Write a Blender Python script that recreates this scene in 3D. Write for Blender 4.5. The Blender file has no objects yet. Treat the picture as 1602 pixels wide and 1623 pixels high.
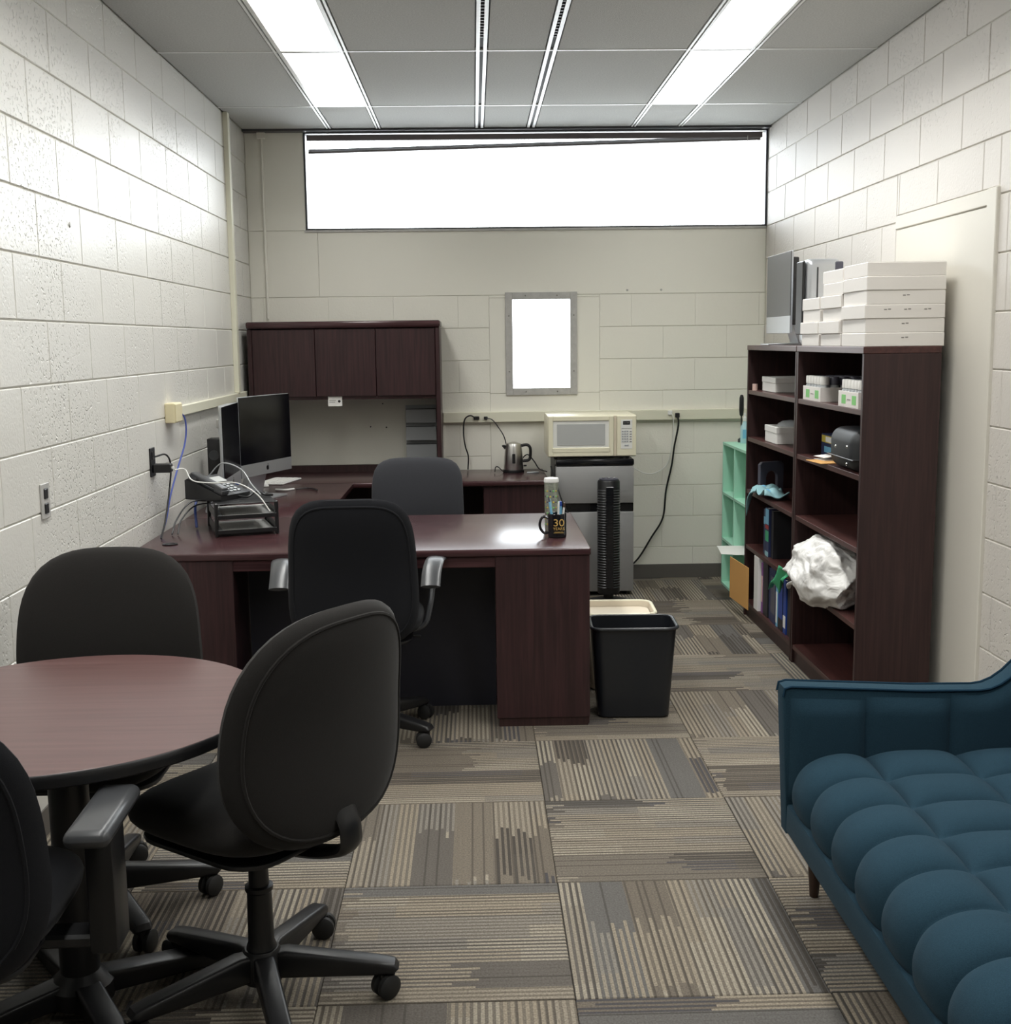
import bpy, bmesh, math, random
from math import sin, cos, pi, radians, sqrt
from mathutils import Vector, Matrix
random.seed(7)
SC = bpy.context.scene
COL = SC.collection

# ------------------------------------------------------------------ camera
F_PX, PITCH, YAW, ROLL, EYE = 1874.8, .1438, .025, .0122, 1.545
cam_d = bpy.data.cameras.new('camera')
cam = bpy.data.objects.new('camera', cam_d); COL.objects.link(cam)
cam_d.sensor_fit = 'HORIZONTAL'; cam_d.sensor_width = 36; cam_d.lens = F_PX / 1602 * 36
fw = Vector((sin(YAW)*cos(PITCH), cos(YAW)*cos(PITCH), -sin(PITCH)))
rt = Vector((cos(YAW), -sin(YAW), 0)); dn = fw.cross(rt)
rx = rt*cos(ROLL) + dn*sin(ROLL); dy_ = -rt*sin(ROLL) + dn*cos(ROLL)
mw = Matrix.Identity(4)
for i in range(3):
    mw[i][0] = rx[i]; mw[i][1] = -dy_[i]; mw[i][2] = -fw[i]
mw[2][3] = EYE
cam.matrix_world = mw
cam_d.clip_start = .05
SC.camera = cam

# ------------------------------------------------------------------ sky, daylight, exposure
SKY = 6.6
LAMP = 1.2
TUBE_W, TUBE_SPREAD = 7.3, 138
w = bpy.data.worlds.new('overcast_sky'); SC.world = w; w.use_nodes = True
bg = w.node_tree.nodes['Background']
bg.inputs[0].default_value = (.90, .96, 1.0, 1); bg.inputs[1].default_value = SKY
SC.view_settings.view_transform = 'Standard'; SC.view_settings.look = 'None'
SC.view_settings.gamma = 1; SC.view_settings.use_curve_mapping = False
SC.view_settings.exposure = 0.55

def portal(x0, x1, z0, z1, y):
    l = bpy.data.lights.new('window_portal', 'AREA'); l.shape = 'RECTANGLE'
    l.size = x1-x0; l.size_y = z1-z0; l.cycles.is_portal = True
    o = bpy.data.objects.new('window_portal', l); COL.objects.link(o)
    o.location = ((x0+x1)/2, y, (z0+z1)/2); o.rotation_euler = (radians(-90), 0, 0)
portal(-1.02, 1.84, 2.24, 2.81, 7.66)
portal(.22, .64, 1.21, 1.80, 7.66)

# ------------------------------------------------------------------ materials
def mat(name, col, rough=.5, metal=0, spec=.5, emit=None, es=0, bump=None, coat=0, var=None, sheen=0, alpha=None):
    m = bpy.data.materials.new(name); m.use_nodes = True
    nt = m.node_tree; p = nt.nodes['Principled BSDF']
    p.inputs['Base Color'].default_value = (*col, 1); p.inputs['Roughness'].default_value = rough
    p.inputs['Metallic'].default_value = metal; p.inputs['Specular IOR Level'].default_value = spec
    p.inputs['Coat Weight'].default_value = coat
    p.inputs['Sheen Weight'].default_value = sheen
    if emit: p.inputs['Emission Color'].default_value = (*emit, 1); p.inputs['Emission Strength'].default_value = es
    tc = nt.nodes.new('ShaderNodeTexCoord')
    if var:   # (scale, amount)
        n = nt.nodes.new('ShaderNodeTexNoise'); n.inputs['Scale'].default_value = var[0]; n.inputs['Detail'].default_value = 4
        nt.links.new(tc.outputs['Object'], n.inputs['Vector'])
        mx = nt.nodes.new('ShaderNodeMix'); mx.data_type = 'RGBA'
        mx.inputs[6].default_value = (*[c*(1-var[1]) for c in col], 1); mx.inputs[7].default_value = (*[min(1, c*(1+var[1])) for c in col], 1)
        nt.links.new(n.outputs['Fac'], mx.inputs[0]); nt.links.new(mx.outputs[2], p.inputs['Base Color'])
    if bump:  # (scale, strength, distance)
        n = nt.nodes.new('ShaderNodeTexNoise'); n.inputs['Scale'].default_value = bump[0]; n.inputs['Detail'].default_value = 3
        nt.links.new(tc.outputs['Object'], n.inputs['Vector'])
        b = nt.nodes.new('ShaderNodeBump'); b.inputs['Strength'].default_value = bump[1]; b.inputs['Distance'].default_value = bump[2]
        nt.links.new(n.outputs['Fac'], b.inputs['Height']); nt.links.new(b.outputs['Normal'], p.inputs['Normal'])
    return m

def block_paint(name, col, rough, pit=1.1):
    m = bpy.data.materials.new(name); m.use_nodes = True
    nt = m.node_tree; L = nt.links; p = nt.nodes['Principled BSDF']
    p.inputs['Base Color'].default_value = (*col, 1); p.inputs['Roughness'].default_value = rough
    g = nt.nodes.new('ShaderNodeNewGeometry')
    n1 = nt.nodes.new('ShaderNodeTexNoise'); n1.inputs['Scale'].default_value = 95; n1.inputs['Detail'].default_value = 3
    n2 = nt.nodes.new('ShaderNodeTexNoise'); n2.inputs['Scale'].default_value = 9; n2.inputs['Detail'].default_value = 2
    n3 = nt.nodes.new('ShaderNodeTexNoise'); n3.inputs['Scale'].default_value = 1.3
    v = nt.nodes.new('ShaderNodeTexNoise'); v.inputs['Scale'].default_value = 75; v.inputs['Detail'].default_value = 1
    for q in (n1, n2, n3, v): L.new(g.outputs['Position'], q.inputs['Vector'])
    # open pits in the block face, thicker in some areas than in others
    r = nt.nodes.new('ShaderNodeValToRGB'); r.color_ramp.elements[0].position = .60; r.color_ramp.elements[1].position = .70
    L.new(v.outputs['Fac'], r.inputs[0])
    r3 = nt.nodes.new('ShaderNodeValToRGB'); r3.color_ramp.elements[0].position = .42; r3.color_ramp.elements[1].position = .62
    L.new(n3.outputs['Fac'], r3.inputs[0])
    mu = nt.nodes.new('ShaderNodeMath'); mu.operation = 'MULTIPLY'; L.new(r.outputs[0], mu.inputs[0]); L.new(r3.outputs[0], mu.inputs[1])
    m2 = nt.nodes.new('ShaderNodeMath'); m2.operation = 'MULTIPLY'; m2.inputs[1].default_value = -pit; L.new(mu.outputs[0], m2.inputs[0])
    a = nt.nodes.new('ShaderNodeMath'); a.operation = 'MULTIPLY_ADD'; a.inputs[1].default_value = .35
    L.new(n1.outputs['Fac'], a.inputs[0]); L.new(m2.outputs[0], a.inputs[2])
    a2 = nt.nodes.new('ShaderNodeMath'); a2.operation = 'MULTIPLY_ADD'; a2.inputs[1].default_value = .35
    L.new(n2.outputs['Fac'], a2.inputs[0]); L.new(a.outputs[0], a2.inputs[2])
    b = nt.nodes.new('ShaderNodeBump'); b.inputs['Strength'].default_value = .75; b.inputs['Distance'].default_value = .004
    L.new(a2.outputs[0], b.inputs['Height']); L.new(b.outputs['Normal'], p.inputs['Normal'])
    return m

def wood(name, c0, c1, rough=.3, axis='z', coat=0., scale=1.):
    m = bpy.data.materials.new(name); m.use_nodes = True
    nt = m.node_tree; L = nt.links; p = nt.nodes['Principled BSDF']
    p.inputs['Roughness'].default_value = rough; p.inputs['Coat Weight'].default_value = coat
    p.inputs['Coat Roughness'].default_value = .12
    tc = nt.nodes.new('ShaderNodeTexCoord'); mp = nt.nodes.new('ShaderNodeMapping')
    s = {'x': (3, 70, 70), 'y': (70, 3, 70), 'z': (70, 70, 3)}[axis]
    mp.inputs['Scale'].default_value = [q*scale for q in s]
    L.new(tc.outputs['Object'], mp.inputs[0])
    n = nt.nodes.new('ShaderNodeTexNoise'); n.inputs['Scale'].default_value = 1; n.inputs['Detail'].default_value = 6; n.inputs['Distortion'].default_value = .6
    L.new(mp.outputs[0], n.inputs['Vector'])
    r = nt.nodes.new('ShaderNodeValToRGB')
    r.color_ramp.elements[0].position = .35; r.color_ramp.elements[0].color = (*c0, 1)
    r.color_ramp.elements[1].position = .68; r.color_ramp.elements[1].color = (*c1, 1)
    L.new(n.outputs['Fac'], r.inputs[0]); L.new(r.outputs[0], p.inputs['Base Color'])
    return m

M = {}
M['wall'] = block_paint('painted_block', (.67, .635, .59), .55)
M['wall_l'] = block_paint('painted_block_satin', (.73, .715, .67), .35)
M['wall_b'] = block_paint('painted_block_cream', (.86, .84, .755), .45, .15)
M['mortar'] = mat('painted_mortar', (.72, .70, .62), .6, bump=(90, .3, .002))
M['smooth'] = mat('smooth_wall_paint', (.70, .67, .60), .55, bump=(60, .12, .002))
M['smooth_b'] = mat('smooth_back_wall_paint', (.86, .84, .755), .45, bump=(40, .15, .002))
M['trimw'] = mat('cream_raceway', (.78, .76, .62), .4)
M['ivory'] = mat('ivory_plastic', (.78, .70, .46), .4)
M['tile'] = mat('ceiling_tile', (.50, .505, .49), .95, bump=(260, .6, .003), var=(130, .25))
M['tee'] = mat('white_painted_steel', (.80, .81, .80), .35)
M['dark'] = mat('black_void', (.012, .012, .013), .7)
M['base'] = mat('grey_vinyl_base', (.12, .11, .10), .55)
M['frame'] = mat('galvanised_frame', (.50, .49, .47), .5, .2, bump=(50, .3, .002), var=(30, .2))
M['dframe'] = mat('dark_aluminium_and_gap_shade', (.07, .07, .075), .4, .4)
M['blind'] = mat('grey_blind', (.16, .14, .14), .5)
M['lens'] = mat('lamp_diffuser', (.9, .9, .88), .5, emit=(1, 1, .97), es=LAMP)
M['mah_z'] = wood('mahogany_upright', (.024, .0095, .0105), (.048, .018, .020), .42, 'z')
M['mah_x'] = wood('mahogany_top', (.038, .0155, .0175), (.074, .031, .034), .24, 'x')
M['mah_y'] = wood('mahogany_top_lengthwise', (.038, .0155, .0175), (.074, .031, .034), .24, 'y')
M['table'] = wood('round_table_laminate', (.095, .046, .043), (.125, .064, .060), .34, 'x', 0, .7)
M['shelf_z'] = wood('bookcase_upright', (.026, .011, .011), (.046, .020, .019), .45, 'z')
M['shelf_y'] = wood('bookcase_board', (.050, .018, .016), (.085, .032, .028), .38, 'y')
M['navy'] = mat('dark_modesty_panel', (.022, .022, .032), .5)
M['fab'] = mat('charcoal_fabric', (.0100, .0105, .0130), .95, sheen=.05, bump=(900, .4, .001), var=(500, .35), spec=.2)
M['fabb'] = mat('brown_black_fabric', (.018, .0165, .0155), .95, sheen=.10, bump=(900, .4, .001), var=(500, .35), spec=.2)
M['fabg'] = mat('grey_fabric', (.040, .041, .047), .95, sheen=.12, bump=(900, .4, .001), var=(500, .3), spec=.2)
M['plas'] = mat('black_plastic', (.011, .011, .012), .38, bump=(600, .15, .0005))
M['plasg'] = mat('grey_black_plastic', (.05, .052, .056), .3)
M['rubber'] = mat('black_rubber', (.014, .014, .014), .6)
M['case'] = mat('matte_black_case', (.022, .024, .027), .5)
M['black'] = mat('gloss_black', (.008, .008, .010), .15)
M['glassb'] = mat('black_screen_glass', (.004, .004, .006), .12, spec=.22)
M['greyscr'] = mat('reflection_grey_screen', (.10, .10, .10), .35)  # black glass whose grey reflection is put into the base colour
M['alu'] = mat('silver_aluminium', (.62, .64, .67), .32, .75)
M['steel'] = mat('brushed_steel', (.72, .71, .69), .30, 1)
M['fridge'] = mat('grey_steel_door', (.40, .40, .40), .42, .35)
M['chrome'] = mat('chrome', (.7, .7, .7), .12, 1)
M['white'] = mat('white_plastic', (.82, .82, .80), .4)
M['paper'] = mat('white_paper', (.84, .83, .80), .8)
M['card'] = mat('white_cardboard', (.80, .765, .725), .6, bump=(80, .15, .001))
M['cardy'] = mat('manila_paper', (.62, .33, .10), .75)
M['cream'] = mat('cream_enamel', (.82, .78, .60), .35)
M['creamw'] = mat('pale_door_panel', (.82, .82, .78), .4)
M['mwglass'] = mat('microwave_window', (.48, .49, .48), .3)
M['beige'] = mat('beige_plastic', (.74, .66, .53), .45)
M['mint'] = mat('mint_paint', (.42, .78, .60), .5)
M['bin'] = mat('black_bin_plastic', (.012, .014, .018), .33)
M['blue'] = mat('blue_plastic', (.02, .06, .30), .4)
M['bluec'] = mat('blue_cable', (.06, .09, .35), .45)
M['whitec'] = mat('white_cable', (.75, .75, .72), .4)
M['gold'] = mat('gold_print', (.62, .40, .12), .45)
M['green'] = mat('green_plastic', (.06, .42, .20), .5)
M['greenp'] = mat('green_print', (.22, .58, .18), .6)
M['lblue'] = mat('light_blue_plastic', (.20, .50, .72), .4)
M['teal'] = mat('pale_teal_cloth', (.30, .52, .56), .85)
M['purple'] = mat('purple_cover', (.20, .06, .24), .5)
M['navyb'] = mat('navy_cover', (.025, .035, .10), .45)
M['blkb'] = mat('black_cover', (.02, .02, .024), .45)
M['red'] = mat('red_print', (.40, .04, .04), .5)
M['yel'] = mat('yellow_print', (.60, .48, .08), .5)
M['pink'] = mat('pale_pink', (.70, .50, .44), .6)
M['walnut'] = wood('walnut_leg', (.035, .017, .011), (.065, .032, .020), .4, 'z')
M['sofa'] = mat('teal_blue_wool', (.021, .049, .072), .95, sheen=.03, bump=(700, .5, .001), var=(420, .35), spec=.05)
M['pipe'] = mat('teal_blue_piping', (.012, .034, .058), .9, spec=.05)
M['tack'] = mat('grey_tackboard_fabric', (.62, .61, .54), .95, bump=(400, .3, .001), var=(200, .08))
M['mesh'] = mat('clear_grey_plastic', (.40, .42, .43), .25)
M['gdevice'] = mat('dull_grey_plastic', (.09, .09, .12), .4)
M['screw'] = mat('grey_mark', (.25, .24, .22), .6)
M['pot'] = mat('patterned_steel', (.42, .45, .38), .3, .5, var=(120, .5))

def glass_mat():
    m = bpy.data.materials.new('clear_window_glass'); m.use_nodes = True
    nt = m.node_tree; nt.nodes.clear()
    o = nt.nodes.new('ShaderNodeOutputMaterial'); t = nt.nodes.new('ShaderNodeBsdfTransparent'); g = nt.nodes.new('ShaderNodeBsdfGlossy')
    g.inputs['Roughness'].default_value = .02; f = nt.nodes.new('ShaderNodeFresnel'); x = nt.nodes.new('ShaderNodeMixShader')
    nt.links.new(f.outputs[0], x.inputs[0]); nt.links.new(t.outputs[0], x.inputs[1]); nt.links.new(g.outputs[0], x.inputs[2]); nt.links.new(x.outputs[0], o.inputs[0])
    return m
M['glass'] = glass_mat()

def film_mat():
    m = bpy.data.materials.new('thin_white_film'); m.use_nodes = True
    nt = m.node_tree; p = nt.nodes['Principled BSDF']; L = nt.links
    p.inputs['Base Color'].default_value = (.80, .79, .77, 1); p.inputs['Roughness'].default_value = .3
    p.inputs['Subsurface Weight'].default_value = .0
    p.inputs['Transmission Weight'].default_value = 0
    tc = nt.nodes.new('ShaderNodeTexCoord'); n = nt.nodes.new('ShaderNodeTexNoise'); n.inputs['Scale'].default_value = 9; n.inputs['Detail'].default_value = 2; n.inputs['Distortion'].default_value = 2.5
    b = nt.nodes.new('ShaderNodeBump'); b.inputs['Strength'].default_value = .5; b.inputs['Distance'].default_value = .02
    L.new(tc.outputs['Object'], n.inputs['Vector']); L.new(n.outputs['Fac'], b.inputs['Height']); L.new(b.outputs['Normal'], p.inputs['Normal'])
    return m
M['film'] = film_mat()

def carpet_mat():
    m = bpy.data.materials.new('striped_carpet_tile'); m.use_nodes = True
    nt = m.node_tree; L = nt.links; p = nt.nodes['Principled BSDF']
    p.inputs['Roughness'].default_value = .95; p.inputs['Specular IOR Level'].default_value = .15
    tc = nt.nodes.new('ShaderNodeTexCoord'); sp = nt.nodes.new('ShaderNodeSeparateXYZ'); L.new(tc.outputs['Object'], sp.inputs[0])
    oi = nt.nodes.new('ShaderNodeObjectInfo')
    def mth(op, a, b=None, c=None):
        n = nt.nodes.new('ShaderNodeMath'); n.operation = op
        for i, v in enumerate((a, b, c)):
            if v is None: continue
            if isinstance(v, (int, float)): n.inputs[i].default_value = v
            else: L.new(v, n.inputs[i])
        return n.outputs[0]
    def wn(x, y, z=0.):
        cb = nt.nodes.new('ShaderNodeCombineXYZ')
        for i, v in enumerate((x, y, z)):
            if isinstance(v, (int, float)): cb.inputs[i].default_value = v
            else: L.new(v, cb.inputs[i])
        n = nt.nodes.new('ShaderNodeTexWhiteNoise'); n.noise_dimensions = '3D'; L.new(cb.outputs[0], n.inputs[0]); return n.outputs['Value']
    def ramp(v, els, mode='CONSTANT'):
        r = nt.nodes.new('ShaderNodeValToRGB'); r.color_ramp.interpolation = mode
        while len(r.color_ramp.elements) < len(els): r.color_ramp.elements.new(.5)
        for e, (ps, c) in zip(r.color_ramp.elements, els): e.position = ps; e.color = (*c, 1)
        L.new(v, r.inputs[0]); return r.outputs[0]
    def mix(f, a, b):
        n = nt.nodes.new('ShaderNodeMix'); n.data_type = 'RGBA'
        L.new(f, n.inputs[0]) if not isinstance(f, float) else setattr(n.inputs[0], 'default_value', f)
        L.new(a, n.inputs[6]) if not isinstance(a, tuple) else setattr(n.inputs[6], 'default_value', (*a, 1))
        L.new(b, n.inputs[7]) if not isinstance(b, tuple) else setattr(n.inputs[7], 'default_value', (*b, 1))
        return n.outputs[2]
    u = mth('ADD', sp.outputs['X'], 5.); v = mth('ADD', sp.outputs['Y'], 5.)
    rnd = mth('MULTIPLY', oi.outputs['Random'], 37.3)
    # stripe index: one yarn pair every 12.7 mm; bands of a few stripes
    si = mth('FLOOR', mth('DIVIDE', u, .0174))
    fr = mth('FRACT', mth('DIVIDE', u, .0174))
    band = mth('FLOOR', mth('DIVIDE', u, .122))
    band2 = mth('FLOOR', mth('DIVIDE', u, .061))
    seg = mth('FLOOR', mth('DIVIDE', mth('ADD', v, mth('MULTIPLY', wn(band2, rnd), .6)), .40))
    sseg = mth('FLOOR', mth('DIVIDE', mth('ADD', v, mth('MULTIPLY', wn(si, mth('ADD', rnd, 2.), 4.), .10)), .34))
    cell = wn(band2, seg, rnd)
    cell2 = wn(band, sseg, mth('ADD', rnd, 9.))
    ground = ramp(wn(band, rnd, 2.), [(0, (.172, .147, .118)), (.22, (.198, .170, .136)), (.5, (.135, .122, .108)), (.68, (.142, .136, .128)), (.84, (.175, .153, .126))])
    light = ramp(cell, [(0, (.31, .272, .215)), (.25, (.37, .33, .262)), (.5, (.26, .238, .205)), (.72, (.32, .275, .21))])
    dark = ramp(cell, [(0, (.070, .062, .054)), (.5, (.085, .076, .066)), (.8, (.075, .072, .078))])
    isl = mth('LESS_THAN', fr, .52)
    kind = cell2
    lit = mth('MULTIPLY', isl, mth('GREATER_THAN', kind, .42))
    drk = mth('MULTIPLY', isl, mth('LESS_THAN', kind, .17))
    c1 = mix(lit, ground, light)
    c2 = mix(drk, c1, dark)
    gap = mth('MULTIPLY', mth('GREATER_THAN', fr, .66), mth('GREATER_THAN', wn(si, rnd, 3.), .62))
    c3 = mix(mth('MULTIPLY', gap, .55), c2, (.045, .04, .035))
    # yarn tufts
    tw = nt.nodes.new('ShaderNodeTexNoise'); tw.inputs['Scale'].default_value = 190; tw.inputs['Detail'].default_value = 2; L.new(tc.outputs['Object'], tw.inputs['Vector'])
    c4 = mix(mth('MULTIPLY', mth('SUBTRACT', tw.outputs['Fac'], .30), 1.25), c3, (.05, .042, .035))
    L.new(c4, p.inputs['Base Color'])
    hgt = mth('ADD', mth('MULTIPLY', mth('SINE', mth('MULTIPLY', fr, 3.14159)), .5), mth('MULTIPLY', tw.outputs['Fac'], .9))
    b = nt.nodes.new('ShaderNodeBump'); b.inputs['Strength'].default_value = .6; b.inputs['Distance'].default_value = .004
    L.new(hgt, b.inputs['Height']); L.new(b.outputs['Normal'], p.inputs['Normal'])
    return m
M['carpet'] = carpet_mat()

# ------------------------------------------------------------------ mesh helpers
class MB:
    def __init__(s): s.bm = bmesh.new()
    def _add(s, b, mtx=None):
        if mtx is not None: bmesh.ops.transform(b, matrix=mtx, verts=b.verts)
        me = bpy.data.meshes.new('t'); b.to_mesh(me); b.free(); s.bm.from_mesh(me); bpy.data.meshes.remove(me); return s
    def box(s, x0, x1, y0, y1, z0, z1, bev=0, seg=1, mtx=None):
        b = bmesh.new(); bmesh.ops.create_cube(b, size=1)
        for v in b.verts: v.co = Vector(((x0+x1)/2+v.co.x*(x1-x0), (y0+y1)/2+v.co.y*(y1-y0), (z0+z1)/2+v.co.z*(z1-z0)))
        if bev: bmesh.ops.bevel(b, geom=b.edges[:], offset=bev, segments=seg, affect='EDGES', profile=.5)
        return s._add(b, mtx)
    def prism(s, pts, a0, a1, axis='z', bev=0, seg=1, mtx=None):
        b = bmesh.new()
        def P(p, a): return {'z': (p[0], p[1], a), 'y': (p[0], a, p[1]), 'x': (a, p[0], p[1])}[axis]
        lo = [b.verts.new(P(p, a0)) for p in pts]; hi = [b.verts.new(P(p, a1)) for p in pts]
        f1 = b.faces.new(lo); f2 = b.faces.new(hi)
        n = len(pts)
        for i in range(n): b.faces.new((lo[i], lo[(i+1) % n], hi[(i+1) % n], hi[i]))
        bmesh.ops.recalc_face_normals(b, faces=b.faces)
        if bev:
            es = [e for e in b.edges if any(f in (f1, f2) for f in e.link_faces)]
            bmesh.ops.bevel(b, geom=es, offset=bev, segments=seg, affect='EDGES', profile=.5)
        return s._add(b, mtx)
    def lathe(s, prof, seg=24, mtx=None, close=True):
        b = bmesh.new(); rings = []
        for r, z in prof:
            if r < 1e-6: rings.append([b.verts.new((0, 0, z))])
            else: rings.append([b.verts.new((r*cos(2*pi*i/seg), r*sin(2*pi*i/seg), z)) for i in range(seg)])
        for A, B in zip(rings, rings[1:]):
            for i in range(seg):
                j = (i+1) % seg
                if len(A) == 1 and len(B) == 1: continue
                if len(A) == 1: b.faces.new((A[0], B[i], B[j]))
                elif len(B) == 1: b.faces.new((A[i], A[j], B[0]))
                else: b.faces.new((A[i], A[j], B[j], B[i]))
        if close:
            for R in (rings[0], rings[-1]):
                if len(R) > 1: b.faces.new(R)
        bmesh.ops.recalc_face_normals(b, faces=b.faces)
        return s._add(b, mtx)
    def cyl(s, p0, p1, r0, r1=None, seg=16):
        r1 = r0 if r1 is None else r1; p0 = Vector(p0); p1 = Vector(p1); d = p1-p0
        q = d.to_track_quat('Z', 'Y').to_matrix().to_4x4(); q.translation = p0
        return s.lathe([(r0, 0), (r1, d.length)], seg, q)
    def tube(s, pts, r, seg=8, sub=6, flat=1.0):
        P = [Vector(p) for p in pts]; out = []
        if sub > 1 and len(P) > 2:
            Q = [P[0]*2-P[1]] + P + [P[-1]*2-P[-2]]
            for i in range(1, len(Q)-2):
                for k in range(sub):
                    t = k/sub; a, b_, c, d = Q[i-1:i+3]
                    out.append(.5*((2*b_)+(c-a)*t+(2*a-5*b_+4*c-d)*t*t+(3*b_-a-3*c+d)*t**3))
            out.append(P[-1])
        else: out = P
        b = bmesh.new(); rings = []; up = Vector((0, 0, 1)); N = len(out)
        prev = None
        for i, p in enumerate(out):
            d = (out[min(i+1, N-1)]-out[max(i-1, 0)]).normalized()
            if prev is None:
                a = d.cross(up if abs(d.z) < .95 else Vector((1, 0, 0))).normalized()
            else: a = (prev - d*prev.dot(d)).normalized()
            prev = a; c = d.cross(a)
            rr = r(i/(N-1)) if callable(r) else r
            rings.append([b.verts.new(p+(a*cos(2*pi*k/seg)+c*sin(2*pi*k/seg)*flat)*rr) for k in range(seg)])
        for A, B in zip(rings, rings[1:]):
            for k in range(seg): b.faces.new((A[k], A[(k+1) % seg], B[(k+1) % seg], B[k]))
        b.faces.new(rings[0]); b.faces.new(rings[-1])
        bmesh.ops.recalc_face_normals(b, faces=b.faces)
        return s._add(b)
    def grid(s, P, nu, nv, closed_u=False):
        b = bmesh.new(); V = [[b.verts.new(P(i, j)) for j in range(nv)] for i in range(nu)]
        for i in range(nu-(0 if closed_u else 1)):
            for j in range(nv-1):
                i2 = (i+1) % nu
                b.faces.new((V[i][j], V[i2][j], V[i2][j+1], V[i][j+1]))
        return s._add(b)
    def build(s, name, m, parent=None, smooth=True, angle=35, loc=None):
        me = bpy.data.meshes.new(name); s.bm.to_mesh(me); s.bm.free()
        me.materials.append(M[m] if isinstance(m, str) else m)
        if smooth:
            me.polygons.foreach_set('use_smooth', [True]*len(me.polygons)); me.set_sharp_from_angle(angle=radians(angle))
        o = bpy.data.objects.new(name, me); COL.objects.link(o)
        if parent is not None: o.parent = parent
        if loc is not None: o.location = loc
        return o

def tag(o, label=None, cat=None, group=None, kind=None):
    if label: o['label'] = label
    if cat: o['category'] = cat
    if group: o['group'] = group
    if kind: o['kind'] = kind
    return o
def thing(name, label, cat, loc=(0, 0, 0), rz=0, group=None):
    o = bpy.data.objects.new(name, None); COL.objects.link(o); o.empty_display_size = .05
    o.location = loc; o.rotation_euler = (0, 0, rz); return tag(o, label, cat, group)
def copy_tree(o, parent=None):
    c = o.copy(); COL.objects.link(c); c.parent = parent
    for ch in list(o.children): copy_tree(ch, c)
    return c
def rot(rz, loc=(0, 0, 0)): return Matrix.Translation(loc) @ Matrix.Rotation(rz, 4, 'Z')
def text(s, size, m, parent, loc, rotm, name='lettering', ext=.0006):
    c = bpy.data.curves.new(name, 'FONT'); c.body = s; c.size = size; c.extrude = ext; c.align_x = 'CENTER'; c.align_y = 'CENTER'
    c.materials.append(M[m]); o = bpy.data.objects.new(name, c); COL.objects.link(o); o.parent = parent
    bpy.context.view_layer.update()
    me = bpy.data.meshes.new_from_object(o.evaluated_get(bpy.context.evaluated_depsgraph_get())); bpy.data.objects.remove(o); bpy.data.curves.remove(c)
    o = bpy.data.objects.new(name, me); COL.objects.link(o); o.parent = parent
    o.location = loc; o.rotation_euler = rotm; return o

XL, XR, YB, YF, ZC = -1.39, 1.85, 7.565, -.9, 2.837
BH = .2032

# ------------------------------------------------------------------ floor and carpet tiles
fl = MB().box(XL-.1, XR+.1, YF-.1, YB+.1, -.12, -.008).build('floor', 'carpet', smooth=False); tag(fl, kind='structure')
T = .61; X0, Y0 = .2167, 2.602
tm = {}
def tile_mesh(wx, wy):
    k = (round(wx, 3), round(wy, 3))
    if k not in tm:
        o = MB().box(-wx/2, wx/2, -wy/2, wy/2, -.008, 0, .0022).build('carpet_tile', 'carpet', fl, smooth=False); tm[k] = o.data; return o
    o = bpy.data.objects.new('carpet_tile', tm[k]); COL.objects.link(o); o.parent = fl; return o
for i in range(-4, 4):
    for j in range(-6, 10):
        a0, a1 = max(XL, X0+i*T), min(XR, X0+(i+1)*T); b0, b1 = max(YF, Y0+j*T), min(YB, Y0+(j+1)*T)
        if a1-a0 < .02 or b1-b0 < .02: continue
        g = .0007; turn = (i+j) % 2
        wx, wy = a1-a0-2*g, b1-b0-2*g
        o = tile_mesh(wy, wx) if turn else tile_mesh(wx, wy)
        o.location = ((a0+a1)/2, (b0+b1)/2, 0)
        o.rotation_euler = (0, 0, (pi/2 if turn else 0) + (pi if (i*7+j*3) % 2 else 0))

# ------------------------------------------------------------------ block walls
bmesh_cache = {}
def block(wd, ht, m, parent, loc, rz, depth=.012, name='concrete_block'):
    k = (round(wd, 3), round(ht, 3), m)
    if k not in bmesh_cache:
        o = MB().box(-wd/2, wd/2, 0, depth, -ht/2, ht/2, .0016 if m == 'wall_b' else .0028).build(name, m, parent, smooth=False); bmesh_cache[k] = o.data
    else:
        o = bpy.data.objects.new(name, bmesh_cache[k]); COL.objects.link(o); o.parent = parent
    o.location = loc; o.rotation_euler = (0, 0, rz); return o
def rows(): 
    for k in range(14):
        z0 = k*BH; z1 = min((k+1)*BH, ZC)
        if z1-z0 > .04: yield k, z0, z1
REC = .006; J = .0022
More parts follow.
